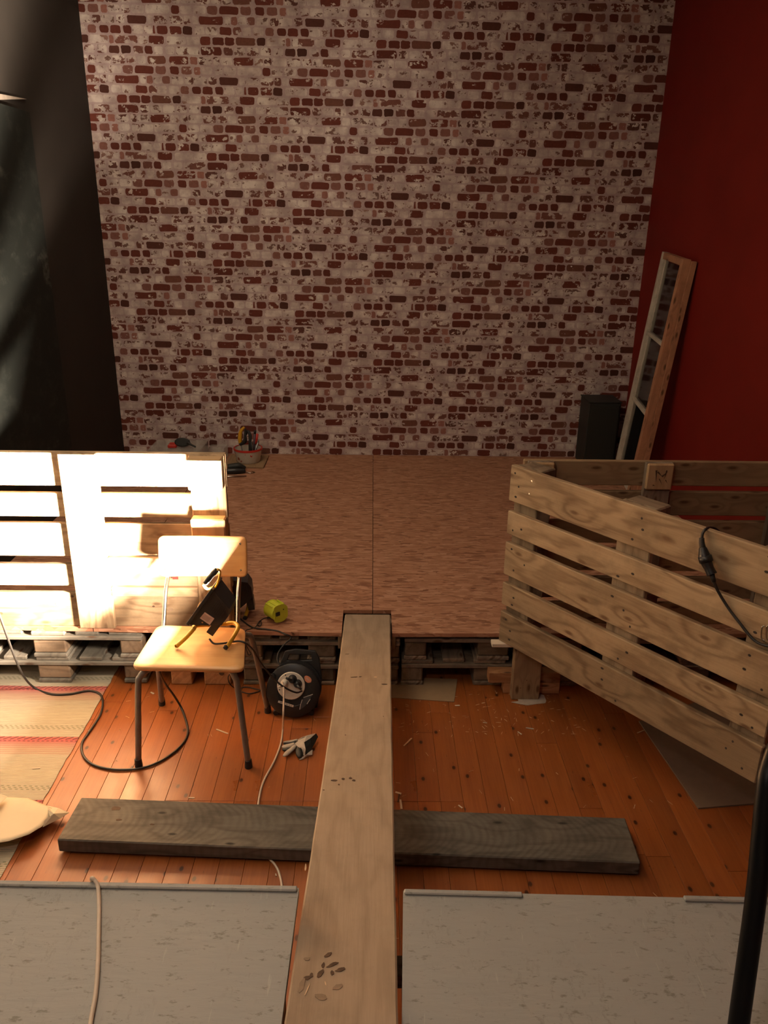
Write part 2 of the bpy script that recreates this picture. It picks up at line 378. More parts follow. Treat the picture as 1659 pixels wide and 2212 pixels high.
ROWS = [
 'W556-596 W597-625 D626-648 D652-676 D678-698 B701-742 K745-763 W765-805 P806-816 M818-866 W868-888 E889-921',
 'M574-623 E626-670 M674-694 W696-720 M723-748 M752-774 M779-800 K804-826 K829-850 M855-876 D879-896 W899-918 W923-942',
 'E558-599 P602-618 M620-648 M651-665 W666-692 E694-736 W738-757 M759-775 W776-807 M808-836 M839-860 W862-880 B883-922',
 'D558-578 P582-605 P609-623 W624-648 M652-670 W672-699 W701-752 D755-772 W774-798 W800-827 P829-851 D855-895 P899-921',
 'W560-586 M589-607 W608-636 M639-657 K662-702 W704-716 M717-747 M750-778 M779-795 W796-810 E811-862 W864-877 P878-892 W893-910 P911-928',
 'W553-575 P578-596 D603-622 D625-647 D652-670 W671-694 W696-713 D714-719 D722-745 E749-774 K776-797 W801-822 W824-849 D853-878 M881-899 W901-920']
def back_wall():
    PW = 1.135; SC = PW/371.; RP = .057
    V = [(XL-.1, YB, -.03), (XR+.1, YB, -.03), (XR+.1, YB, ZC), (XL-.1, YB, ZC)]; Fc = [(0, 1, 2, 3)]; tone = [(1, 1, 1)]; cov = [0.]; mi = [0]
    rnd = random.Random(3)
    k0 = -20
    for k in range(k0, 44):
        zc = 2.697 - k*RP + .0007
        if zc < .2 or zc > ZC: continue
        row = ROWS[k % 6].split(); sh = -(k//6)*PW/2
        for w in row:
            t = w[0]; a, b = [float(s) for s in w[1:].split('-')]
            for rep in range(-5, 8):
                xa = -.775+(a-556)*SC+sh+rep*PW; xb = -.775+(b-556)*SC+sh+rep*PW
                if xb < XL+.004 or xa > XR-.004: continue
                key = random.Random(hash((k % 6, a)) if False else int(k % 6*1000+a))
                hh = RP*.395; cx = (xa+xb)/2; hw = (xb-xa)/2-.0012; pts = []
                cc = min(hw*.35, .008)
                base = [(-hw+cc, -hh), (0, -hh), (hw-cc, -hh), (hw, -hh+cc), (hw, 0), (hw, hh-cc), (hw-cc, hh), (0, hh), (-hw+cc, hh), (-hw, hh-cc), (-hw, 0), (-hw, -hh+cc)]
                n0 = len(V)
                for px, pz in base:
                    X = min(max(cx+px+key.uniform(-.0022, .0022), XL), XR)
                    V.append((X, YB-.0009, zc+pz+key.uniform(-.0024, .0024)))
                Fc.append(tuple(range(n0, n0+12)))
                c, cv = TY[t]; j = key.uniform(.75, 1.25)
                tone.append(tuple(x*j for x in c)); cov.append(min(.95, max(0, cv+key.uniform(-.06, .06))) if cv > 0 else 0.); mi.append(1)
    o = mk('wall_back', V, Fc, wallpaper_mat(False)); me = o.data; me.materials.append(wallpaper_mat(True))
    me.polygons.foreach_set('material_index', mi)
    at = me.attributes.new('tone', 'FLOAT_COLOR', 'FACE'); at.data.foreach_set('color', [x for t in tone for x in (*t, 1.)])
    at = me.attributes.new('cover', 'FLOAT', 'FACE'); at.data.foreach_set('value', cov)
    struct(o, 'far wall papered with a whitewashed red brick print')
    box('wall_backing', (XL-.1, YB+.002, -.03), (XR+.1, YB+.1, ZC), M['white'], o, 0)
back_wall()
# floor of individual boards
fl = box('floor', (XL, YN, -.06), (XR, YB, -.018), M['card2'], bev=0); struct(fl, 'orange varnished pine board floor')
def floorboards():
    P = .0835; x0 = .097
    k = -24
    rnd = random.Random(5)
    while x0+k*P < XR:
        a = max(XL+.001, x0+k*P+.0004); b = min(XR-.001, x0+(k+1)*P-.0004)
        if b-a > .02:
            cuts = [.9]
            y = .9+rnd.uniform(.3, 1.2)
            cuts += [y]
            while y < 3.6:
                y += rnd.uniform(.9, 1.9)
                cuts.append(min(y, 4.3))
            if -.75 < (a+b)/2 < .36: cuts = [.9, 2.352] + [c for c in cuts if c > 2.75]
            cuts[-1] = 4.3
            for c0, c1 in zip(cuts, cuts[1:]):
                box('floorboard', (a, c0+.0006, -.018), (b, c1-.0006, 0), M['floor'], fl, .0009)
            box('floorboard', (a, YN+.005, -.018), (b, .899, 0), M['floor'], fl, .0009)
            box('floorboard', (a, 4.301, -.018), (b, YB-.005, 0), M['floor'], fl, .0009)
        k += 1
floorboards()
# ================================================================ STAGE PALLETS
def pallet_short(x0, w, z0, group, label, mat, hz=.131, y0=3.115, L=1.25, blockmat='block'):
    """a flat pallet lying with its 800 mm side to the viewer"""
    r = root('pallet', (x0+w/2, y0+L/2, z0), label, 'pallet', group)
    tb = hz*.15; bz = hz*.55
    rnd = random.Random(int((x0+3)*1000+z0*7777))
    cb = w*.125; mb = w*.18
    bx = [(x0, x0+cb), (x0+w/2-mb/2, x0+w/2+mb/2), (x0+w-cb, x0+w)]
    for a, b in bx:
        box('bottom_board', (a, y0+rnd.uniform(0, .01), z0), (b, y0+L, z0+tb), mat, r, .004)
        for ya in (y0+.006, y0+L/2-.07, y0+L-.146):
            box('block', (a+.003, ya+rnd.uniform(0, .006), z0+tb), (b-.003, ya+.14, z0+tb+bz), M[blockmat], r, .006)
    for ya in (y0, y0+L/2-.07, y0+L-.14):
        box('cross_board', (x0, ya, z0+tb+bz), (x0+w, ya+.14, z0+tb+bz+tb), mat, r, .003)
    ws = [.18, .125, .18, .125, .18]; g = (w-w*sum(ws))/4; xx = x0
    for q in ws:
        box('deck_board', (xx, y0+.012+rnd.uniform(-.008, .012), z0+hz-tb), (xx+q*w, y0+L, z0+hz), mat, r, .004); xx += q*w+g
    return r
G = 'pallets stacked under the stage'
pallet_short(-1.83, .826, .0045, G, 'grey old pallet on the floor, at the left end under the glaring pallet', M['pallet_grey'], hz=.1285)
pallet_short(-1.835, .826, .1335, G, 'grey old pallet, upper one at the left end under the stage boards', M['pallet_grey'], hz=.1275)
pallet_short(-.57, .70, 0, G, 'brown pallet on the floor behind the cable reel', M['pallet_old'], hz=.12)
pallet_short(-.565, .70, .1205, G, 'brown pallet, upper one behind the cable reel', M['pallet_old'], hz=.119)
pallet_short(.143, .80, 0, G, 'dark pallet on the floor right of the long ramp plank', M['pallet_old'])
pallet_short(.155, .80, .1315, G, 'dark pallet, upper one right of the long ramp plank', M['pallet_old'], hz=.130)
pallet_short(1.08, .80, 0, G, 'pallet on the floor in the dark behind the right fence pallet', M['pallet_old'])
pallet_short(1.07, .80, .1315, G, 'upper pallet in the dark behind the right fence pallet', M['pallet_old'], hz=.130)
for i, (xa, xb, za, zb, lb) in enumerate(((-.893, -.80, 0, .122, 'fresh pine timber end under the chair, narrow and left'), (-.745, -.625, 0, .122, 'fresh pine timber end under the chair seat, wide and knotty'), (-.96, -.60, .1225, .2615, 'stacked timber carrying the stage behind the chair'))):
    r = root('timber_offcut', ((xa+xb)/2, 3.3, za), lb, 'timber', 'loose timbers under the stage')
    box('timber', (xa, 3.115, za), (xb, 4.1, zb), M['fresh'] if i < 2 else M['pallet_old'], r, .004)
    if i == 1: lathe('knot', [(.0, 0), (.010, .0), (.012, .0015), (0, .002)], M['knot'], r, frame(((xa+xb)/2+.02, 3.1155, .06), (0, -1, 0)), 14)
# far supports of the stage, out of sight from the front
tag(box('support_joist', (XL+.02, 4.6, 0), (XR-.02, 4.7, .2615), M['pallet_old']), 'long timber joist carrying the middle of the stage boards', 'joist', 'joists under the stage')
tag(box('support_joist', (XL+.02, 5.6, 0), (XR-.02, 5.7, .2615), M['pallet_old']), 'long timber joist carrying the rear of the stage boards', 'joist', 'joists under the stage')
# OSB sheets
def sheet(name, poly, z0, z1, mat, label):
    cx = sum(p[0] for p in poly)/len(poly); cy = sum(p[1] for p in poly)/len(poly)
    o = prism(name, [(x-cx, y-cy) for x, y in poly], z1-z0, mat, None, Matrix.Translation((cx, cy, z0)))
    return tag(o, label, 'board', 'chipboard sheets of the stage floor')
SZ0, SZ = .262, .28
sheet('stage_board', [(XL+.004, 3.14), (-1.222, 3.125), (-1.222, YB-.004), (XL+.004, YB-.004)], SZ0, SZ, M['osb'], 'strand board sheet of the stage floor at the black wall')
sheet('stage_board', [(-1.218, 3.125), (-.124, 3.094), (-.124, 3.313), (.0105, 3.313), (.0105, YB-.004), (-1.218, YB-.004)], SZ0, SZ, M['osb'], 'strand board sheet of the stage floor left of the centre seam')
sheet('stage_board', [(.0135, 3.313), (.098, 3.313), (.098, 3.094), (1.238, 3.11), (1.238, YB-.004), (.0135, YB-.004)], SZ0, SZ, M['osb'], 'strand board sheet of the stage floor right of the centre seam')
sheet('stage_board', [(1.242, 3.11), (XR-.004, 3.11), (XR-.004, YB-.004), (1.242, YB-.004)], SZ0, SZ, M['osb'], 'strand board sheet of the stage floor at the red wall')
r = root('notch_lining', (-.013, 3.09, .2), 'small wooden cheeks lining the notch where the ramp plank lands', 'batten')
box('cheek', (-.140, 3.096, .2), (-.125, 3.112, .2615), M['post'], r); box('cheek', (.099, 3.096, .2), (.114, 3.112, .2615), M['post'], r)
# ================================================================ FENCE PALLETS
def nails(parent, pts, yf, ny=-1, mat='nail', r=.0045):
    for x, z in pts: lathe('nail', [(r*.9, 0), (r, .0006), (.0001, .0014)], M[mat], parent, frame((x, yf, z), (0, ny, 0)), 8)
def fence(label, M4, L, boards, verts, front, wood_b, wood_v, blocks, knotlist=(), vz=None, bt=.024, vt=.024, blk=.075, group='pallets set up as railings'):
    """boards: (z0,z1) rows. front='verts': cross boards and blocks face the viewer; 'boards': deck boards do.
       local axes: x along, y away from viewer, z up; the front face of the rows/verticals is y=0"""
    T.append(M4)
    r = root('fence_pallet', (L/2, .03, 0), label, 'pallet', group)
    rnd = random.Random(int(L*100+len(verts)+M4.translation.x*10))
    H_ = boards[-1][1]
    if front == 'verts': y1 = 0; ym = vt; y2 = vt+bt
    for a, b in boards:
        e = rnd.uniform(0, .006)
        if front == 'verts': box('deck_board', (e, vt, a), (L-e, vt+bt, b), wood_b, r, .0035)
        else: box('deck_board', (e, 0, a), (L-e, bt, b), wood_b, r, .0035)
    for a, b in verts:
        z0, z1 = vz or (boards[0][0]+.004, H_-.004)
        if front == 'verts': box('cross_board', (a, 0, z0), (b, vt, z1), wood_v, r, .003)
        else: box('cross_board', (a, bt, z0), (b, bt+vt, z1), wood_v, r, .003)
    for a, b, z0, z1 in blocks:
        if front == 'verts': box('block', (a+.002, -blk, z0), (b-.002, 0, z1), M['block_new'], r, .005)
        else: box('block', (a+.002, bt+vt, z0), (b-.002, bt+vt+blk, z1), M['block'], r, .005)
    T.pop()
    return r
M['block_new'] = wood('fibrous_block_wood', (.46, .3, .16), (.3, .18, .09), .85, knots=False, grain=.6)
eur = [(.0, .143), (.16, .193+.07), (.333, .485), (.514, .619), (.651, .796)]
eurL = [(.0, .143), (.176, .279), (.316, .468), (.497, .602), (.634, .779)]
eurL = [(a+.02, b+.02) for a, b in eurL]; eurL[0] = (0, .163)
fl_l = fence('pallet railing on the left, flooded with glaring white lamp light', Matrix.Translation((-1.80, 3.118, SZ)), 1.204, eurL,
      [(.02, .165), (.526, .680), (1.056, 1.2)], 'verts', M['pallet'], M['pallet'],
      [(1.056, 1.2, .665, .797), (1.056, 1.2, .40, .54), (1.056, 1.2, .005, .14), (.02, .165, .665, .797), (.02, .165, .005, .14)], vz=(.001, .799), blk=.055)
# filler boards closing two lower gaps of the left fence
T.append(Matrix.Translation((-1.80, 3.118, SZ)))
for z0, z1 in ((.158, .201), (.292, .341)):
    box('filler_board', (.682, -.0, z0), (1.054, .022, z1), M['pallet'], fl_l, .002)
box('red_label', (.95, -.0014, .243), (.975, -.0002, .262), M['redink'], fl_l, 0)
for x, z, s in ((.44, .11, .017), (.50, .145, .008), (.18, .06, .009), (.92, .085, .014), (.85, .10, .006)):
    lathe('knot', [(s, 0), (s*.97, .0008), (.0001, .0011)], M['dent'] if s > .01 else M['knot'], fl_l, frame((x, .0239 if not .526 < x < .68 else -.0001, z), (0, -1, 0)) @ Matrix.Scale(.72, 4, (0, 1, 0)), 16)
T.pop()
rb = [(.0, .105), (.128, .232), (.262, .368), (.395, .500), (.526, .634), (.660, .768)]
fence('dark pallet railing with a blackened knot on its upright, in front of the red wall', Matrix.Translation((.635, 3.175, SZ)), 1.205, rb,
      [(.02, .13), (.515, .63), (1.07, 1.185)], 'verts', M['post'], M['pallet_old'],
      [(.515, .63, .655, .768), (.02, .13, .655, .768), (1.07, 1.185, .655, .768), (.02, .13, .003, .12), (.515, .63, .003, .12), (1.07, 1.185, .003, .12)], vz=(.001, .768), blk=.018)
# angled front fence pallet
A0 = Vector((.556, 3.045, SZ+.0006)); A1 = Vector((1.262, 2.105, SZ))
ang = math.atan2(A1.y-A0.y, A1.x-A0.x)
MF = Matrix.Translation(A0) @ Matrix.Rotation(ang, 4, 'Z')
eurF = [(0, .143), (.176, .279), (.316, .462), (.499, .600), (.644, .794)]
LF = (A1-A0).length
ff = fence('pallet railing with broad pale boards angled towards the viewer, black plug hanging on it', MF, LF, eurF,
      [(.012, .135), (LF/2-.07, LF/2+.07), (LF-.135, LF-.012)], 'boards', M['pallet'], M['pallet_end'],
      [(a, b, z, z+.12) for a, b in ((.012, .135), (LF/2-.07, LF/2+.07), (LF-.135, LF-.012)) for z in (.005, .34, .67)], vz=(.002, .792))
T.append(MF)
rn = random.Random(11); k = 0
for bi, (a, b) in enumerate(eurF):
    for cx in (.07, LF/2, LF-.07):
        for j in range(3 if b-a > .12 else 2):
            lathe('nail', [(.0045, 0), (.0047, .0005), (.0001, .0009)], M['nail'], ff,
                  frame((cx+rn.uniform(-.05, .05), -.0001, a+(b-a)*(.2+.6*j/2)+rn.uniform(-.01, .01)), (0, -1, 0)) @ Matrix.Scale(rn.uniform(.8, 1.6), 4, (1, 0, 0)), 8)
for x, z in ((.118, .755), (.11, .70)):
    lathe('screw', [(.005, 0), (.005, .0008), (.0001, .0016)], M['screw'], ff, frame((x, -.0001, z), (0, -1, 0)), 10)
T.pop()
T.append(Matrix.Translation((.635, 3.175, SZ)))
T.pop()
# dark branded knot on the rear fence block
# ================================================================ POST, TIMBERS, SLAT at the right end of the stage
r = root('support_post', (.69, 3.03, 0), 'upright board post on the floor carrying the end of the angled pallet', 'post')
box('post_board', (.628, 3.008, 0), (.751, 3.052, .262), M['post'], r, .003)
nails(r, [(.69, .10), (.665, .06)], 3.0079, mat='screw', r=.003)
tag(box('white_slat', (.527, 3.008, .2622), (.69, 3.05, .2798), M['slat']), 'pale narrow slat lying between post and stage edge', 'slat')
tag(box('timber_offcut', (.60, 3.058, 0), (.852, 3.112, .056), M['fresh']), 'rough sawn orange pine offcut on the floor behind the post', 'timber')
tag(box('timber_offcut', (.53, 3.054, .057), (.85, 3.108, .108), M['fresh'], rot=Matrix.Rotation(.01, 3, 'Z')), 'rough sawn orange pine offcut on top of the lower one', 'timber')
# ================================================================ LONG RAMP PLANK
def ramp():
    ys = [3.262, 2.9, 2.51, 2.1, 1.73, 1.4, 1.0, .6, .2]
    zs = [.284, .318, .357, .430, .498, .560, .646, .725, .80]
    r = root('ramp_plank', (0, 1.9, .44), 'long bare wooden plank sloping from the viewer down to the notch in the stage', 'plank')
    V = []; Fc = []; n = 40; rn = random.Random(2)
    Y = np.linspace(ys[0], ys[-1], n); Z = np.interp(Y, ys[::-1], zs[::-1]); Z = np.convolve(np.pad(Z, 2, mode='edge'), np.ones(5)/5, 'valid'); Z[0] = .284
    for i in range(n):
        y = Y[i]; s = (3.26-y)/(3.26-1.01); xl = -.115-.033*s; xr = .093-.036*s; z = Z[i]
        j1 = rn.uniform(-.0012, .0012); j2 = rn.uniform(-.0012, .0012); th = .042; c = .004
        j1 *= .5; j2 *= .5
        V += [(xl+j1, y, z-c), (xl+c+j1, y, z), (xr-c+j2, y, z), (xr+j2, y, z-c), (xr+j2, y, z-th), (xl+j1, y, z-th)]
    for i in range(n-1):
        for k in range(6): Fc.append((i*6+k, i*6+(k+1) % 6, (i+1)*6+(k+1) % 6, (i+1)*6+k))
    Fc += [tuple(range(5, -1, -1)), tuple((n-1)*6+k for k in range(6))]
    Fc = [tuple(reversed(f)) for f in Fc]
    # local frame with x along the board for the grain
    ax = Vector((0, Y[-1]-Y[0], Z[-1]-Z[0])).normalized(); c0 = Vector((0, (Y[0]+Y[-1])/2, float(Z.mean())))
    yv = Vector((-1, 0, 0)); zv = ax.cross(yv)*-1
    zv = yv.cross(ax)*-1 if zv.z < 0 else zv
    R = Matrix(((ax.x, yv.x, zv.x, c0.x), (ax.y, yv.y, zv.y, c0.y), (ax.z, yv.z, zv.z, c0.z), (0, 0, 0, 1)))
    Ri = R.inverted(); mk('plank', [Ri @ Vector(v) for v in V], Fc, M['plank'], r, False, R)
    def on(px, py):
        d = ray(px, py)
        best = (9, None)
        for z in np.arange(.27, .8, .0004):
            p = onz(px, py, z)
            e = float(np.interp(p.y, Y[::-1], Z[::-1]))-z
            if abs(e) < best[0]: best = (abs(e), onz(px, py, z+.0005))
        return best[1]
    sl = Vector((0, -.16, -1)).normalized()
    def blob(px, py, rx, ry, rot, mat='knot', nm='knot'):
        p = on(px, py); m = frame(p+Vector((0, 0, .0004)), (0, .17, 1), (0, 1, -.17)) @ Matrix.Rotation(rot, 4, 'Z')
        q = random.Random(int(px*7+py)); pl = []
        for k in range(11):
            a = 2*PI*k/11; f = q.uniform(.7, 1.15); pl.append((rx*f*math.cos(a), ry*f*math.sin(a)))
        prism(nm, pl, .0007, M[mat], r, m)
    # cracked and gouged knots
    for px, py, a, b, ro in ((765, 1463, .016, .004, .1), (778, 1462, .006, .003, .5), (722, 1686, .010, .005, 0), (741, 1683, .005, .006, 0), (757, 1681, .005, .0055, .3), (764, 1686, .005, .005, 0), (732, 1695, .003, .004, 0),
                             (664, 2113, .010, .005, .4), (673, 2107, .004, .006, .2), (692, 2103, .006, .012, -.5), (698, 2085, .0035, .008, -.2), (709, 2063, .0045, .010, -.8), (718, 2084, .004, .013, -1.0),
                             (718, 2102, .004, .006, .0), (736, 2095, .005, .011, -1.2), (830, 1478, .012, .004, 0), (746, 1588, .003, .002, 0), (750, 1413, .008, .0015, 0), (828, 1548, .002, .002, 0), (699, 1707, .003, .002, 0)):
        blob(px, py, a, b, ro)
    for px, py, a, b, ro in ((811, 1463, .006, .003, 0), (664, 2138, .0014, .016, -.25), (703, 2125, .0015, .006, .2), (660, 1875, .002, .014, 0.05)):
        blob(px, py, a, b, ro, 'split', 'splinter')
    for px, py, a, b, ro in ((652, 2130, .006, .018, -.15), (730, 2132, .011, .007, .4), (695, 2155, .014, .009, -.3), (663, 2072, .007, .005, .2)):
        blob(px, py, a, b, ro, 'dent', 'dent')
ramp()
# ================================================================ WEATHERED BEAM
bl0 = Vector((-1.024, 2.093, 0)); br0 = Vector((.879, 1.998, 0)); ba = math.atan2(br0.y-bl0.y, br0.x-bl0.x)
T.append(Matrix.Translation((-1.024, 2.093, .009)) @ Matrix.Rotation(ba, 4, 'Z'))
r = root('weathered_beam', (.95, .1, 0), 'thick dark grey weathered beam lying across the floor under the plank', 'beam')
box('timber', (0, 0, 0), (1.905, .205, .052), M['beam'], r, .004)
for x, y, s in ((.14, .155, .022), (.17, .10, .012), (.29, .085, .008)):
    o = prism('knot_hole', [(s*math.cos(a)*random.uniform(.6, 1.2), s*.5*math.sin(a)*random.uniform(.6, 1.2)) for a in np.linspace(0, 2*PI, 10)[:-1]], .0008, M['knot'], r, Matrix.Translation((x, y, .0521)))
T.pop()
# ================================================================ NEAR DECK of grey painted boards
DZ = .61
def deck():
    pl = [onz(0, 1905, DZ), onz(645, 1918, DZ)]
    r = root('grey_deck', (-1.0, .6, 0), 'grey painted strand board deck left of the plank, white cord over it', 'platform', 'grey painted decks in front')
    yl = 1.375; pts = [(-1.86, 1.395), (-.151, 1.357), (-.168, .2), (-.168, -.9), (-1.86, -.9)]
    prism('deck_panel', [(x+1, y-.6) for x, y in pts], .02, M['deckpaint'], r, Matrix.Translation((-1, .6, DZ-.02)))
    T.append(Matrix.Translation((-1.86, 1.395, DZ)) @ Matrix.Rotation(math.atan2(-.038, 1.709), 4, 'Z'))
    box('edge_strip', (.002, -.014, .0002), (1.706, .0, .008), M['deckpaint'], r, .0025)
    T.pop()
    for x in (-1.8, -1.0, -.25): box('leg', (x, 1.22, 0), (x+.07, 1.29, DZ-.116), M['post'], r)
    for x in (-1.8, -1.0, -.25): box('leg', (x, -.85, 0), (x+.07, -.78, DZ-.116), M['post'], r)
    box('joist', (-1.84, 1.22, DZ-.115), (-.18, 1.29, DZ-.021), M['post'], r); box('joist', (-1.84, -.85, DZ-.115), (-.18, -.78, DZ-.021), M['post'], r)
    r = root('grey_deck', (1.0, .6, 0), 'grey painted strand board deck right of the plank under the black pole', 'platform', 'grey painted decks in front')
    pts = [(.0785, 1.350), (1.86, 1.298), (1.86, -.9), (.050, -.9), (.052, .8), (.0655, 1.05)]
    prism('deck_panel', [(x-1, y-.6) for x, y in reversed(pts)], .02, M['deckpaint'], r, Matrix.Translation((1, .6, DZ-.02)))
    T.append(Matrix.Translation((.0785, 1.350, DZ)) @ Matrix.Rotation(math.atan2(-.052, 1.7815), 4, 'Z'))
    box('edge_strip', (.002, -.013, .0002), (.26, .0, .007), M['deckpaint'], r, .0025)
    box('edge_strip', (.612, -.013, .0002), (1.77, .0, .008), M['deckpaint'], r, .0025)
    T.pop()
    for x in (.20, 1.0, 1.75): box('leg', (x, 1.18, 0), (x+.07, 1.25, DZ-.116), M['post'], r); box('leg', (x, -.85, 0), (x+.07, -.78, DZ-.116), M['post'], r)
    box('joist', (.10, 1.18, DZ-.115), (1.84, 1.25, DZ-.021), M['post'], r); box('joist', (.10, -.85, DZ-.115), (1.84, -.78, DZ-.021), M['post'], r)
    r = root('plank_support', (-.04, 1.24, 0), 'dark trestle under the plank between the two grey decks', 'support')
    box('crosspiece', (-.135, 1.20, .50), (.075, 1.25, .537), M['pallet_old'], r)
    box('leg', (-.09, 1.2, 0), (-.03, 1.25, .4995), M['pallet_old'], r); box('leg', (.0, 1.2, 0), (.06, 1.25, .4995), M['pallet_old'], r)
deck()
# ================================================================ CHALKBOARD on the black wall
r = root('chalkboard', (XL+.01, 4.4, 1.5), 'dark chalk-smeared board covering the black wall', 'board')
box('board_face', (XL+.0005, 2.2, .62), (XL+.013, 4.83, 2.5), M['chalk'], r, .001)
a, b, c = onx(-60, 191, XL+.01), onx(58, 214, XL+.01), onx(-60, 217, XL+.01)
V = [a, b, c]; V2 = [v-Vector((.009, 0, 0)) for v in V]
centered('top_wedge', V+V2, [(0, 1, 2), (5, 4, 3), (0, 3, 4, 1), (1, 4, 5, 2), (2, 5, 3, 0)], M['scrap'], r)
# ================================================================ CHAIR
def chair():
    sz = .45
    r = root('school_chair', (-.67, 2.72, 0), 'old school chair with plywood seat and back on bent steel legs, work light on it', 'chair')
    c = [(-.868, 2.528), (-.455, 2.515), (-.497, 2.825), (-.852, 2.845)]
    def rnd_poly(c, rr, n=4):
        out = []
        for i in range(len(c)):
            p0, p1, p2 = Vector(c[i-1]), Vector(c[i]), Vector(c[(i+1) % len(c)])
            a = (p0-p1).normalized()*rr; b = (p2-p1).normalized()*rr
            for k in range(n+1):
                t = k/n; out.append(p1+a*(1-t)**2+b*t*t)
        return out
    pl = rnd_poly(c, .035)
    V = []; Fc = []; n = len(pl); cx = Vector((-.67, 2.68))
    for dz, s in ((-.017, .985), (-.010, 1.0), (-.004, 1.0), (0, .985), (-.002, .80)):
        for p in pl:
            q = cx+(p-cx)*s; V.append((q.x+.67, q.y-2.68, dz))
    for i in range(4):
        for k in range(n): Fc.append((i*n+k, i*n+(k+1) % n, (i+1)*n+(k+1) % n, (i+1)*n+k))
    Fc.append(tuple(range(n-1, -1, -1))); Fc.append(tuple(4*n+k for k in range(n)))
    mk('seat', V, Fc, M['ply'], r, True, Matrix.Translation((-.67, 2.68, sz)))
    # backrest, gently curved
    P0, P1, P2, P3 = Vector((-.862, 2.995, .770)), Vector((-.497, 2.995, .768)), Vector((-.508, 2.962, .600)), Vector((-.866, 2.962, .604))
    o2 = rrect(1, 1, .09, 5); nx = 16; V = []; Fc = []
    o2 = []
    W_, H_ = .36, .168; rr = .022
    up = Vector((0, .033, .168)).normalized()
    cen = (P0+P1+P2+P3)/4+Vector((0, .02, 0))
    mm = frame(cen, Vector((0, -1, .196)), up)
    rows = 7; cols = 19
    def ins(u, v):
        x = u*W_/2; y = v*H_/2
        ax = abs(x)-(W_/2-rr); ay = abs(y)-(H_/2-rr)
        if ax > 0 and ay > 0:
            l = math.hypot(ax, ay)
            m_ = max(ax, ay)
            if l > 1e-9: x = math.copysign(W_/2-rr+ax*m_/l, x); y = math.copysign(H_/2-rr+ay*m_/l, y)
        return x, y
    us = [-1, -.96, -.92, -.88] + list(np.linspace(-.8, .8, 11)) + [.88, .92, .96, 1]
    vs = [-1, -.92, -.84, -.76, 0, .76, .84, .92, 1]
    for side in (0, 1):
        for v in vs:
            for u in us:
                x, y = ins(u, v); e = 1 if max(abs(u), abs(v)) < 1 else .6
                V.append((x, y, (.0055 if side == 0 else -.0055)*e+.010*(u*u)))
    nu, nv = len(us), len(vs); nn = nu*nv
    for j in range(nv-1):
        for i in range(nu-1):
            a = j*nu+i; Fc.append((a, a+1, a+1+nu, a+nu)); Fc.append((nn+a+nu, nn+a+1+nu, nn+a+1, nn+a))
    bd = [i for i in range(nu)] + [j*nu+nu-1 for j in range(1, nv)] + [(nv-1)*nu+i for i in range(nu-2, -1, -1)] + [j*nu for j in range(nv-2, 0, -1)]
    for i in range(len(bd)): a, b = bd[i], bd[(i+1) % len(bd)]; Fc.append((b, a, nn+a, nn+b))
    bk = mk('backrest', V, Fc, M['ply'], r, True, mm)
    for x, y in ((.153, .055), (.153, -.055), (-.153, .055), (-.153, -.055)):
        lathe('rivet', [(.0045, 0), (.0042, .0012), (.0001, .0024)], M['screw'], bk, mm @ Matrix.Translation((x, y, .0128)), 10)
    R = .0118
    tube('front_leg', [(-.66, 2.70, .424), (-.74, 2.63, .422), (-.815, 2.565, .418), (-.845, 2.55, .395), (-.857, 2.548, .34), (-.885, 2.544, .012)], R, M['tube'], r, 12)
    tube('front_leg', [(-.62, 2.70, .424), (-.56, 2.63, .422), (-.515, 2.565, .418), (-.497, 2.55, .395), (-.488, 2.548, .34), (-.463, 2.541, .012)], R, M['tube'], r, 12)
    tube('rear_leg', [(-.66, 2.76, .424), (-.78, 2.80, .42), (-.84, 2.835, .40), (-.868, 2.86, .35), (-.898, 2.956, .012)], R, M['tube'], r, 12)
    tube('rear_leg', [(-.60, 2.76, .424), (-.53, 2.80, .424), (-.495, 2.835, .412), (-.476, 2.865, .355), (-.434, 2.905, .012)], R, M['tube'], r, 12)
    tube('back_upright', [(-.545, 2.76, .43), (-.536, 2.838, .428), (-.534, 2.868, .45), (-.537, 2.93, .55), (-.538, 3.000, .62), (-.530, 3.028, .74)], .0085, M['chrome'], r, 12)
    tube('back_upright', [(-.82, 2.76, .43), (-.83, 2.838, .428), (-.832, 2.868, .45), (-.832, 2.93, .55), (-.832, 3.000, .62), (-.832, 3.028, .74)], .0085, M['chrome'], r, 12)
    for x, y in ((-.885, 2.544), (-.463, 2.541), (-.898, 2.956), (-.434, 2.905)):
        lathe('rubber_foot', [(.0145, 0), (.0150, .004), (.0135, .034), (.0115, .036)], M['rubber'], r, Matrix.Translation((x, y, 0)), 16)
chair()
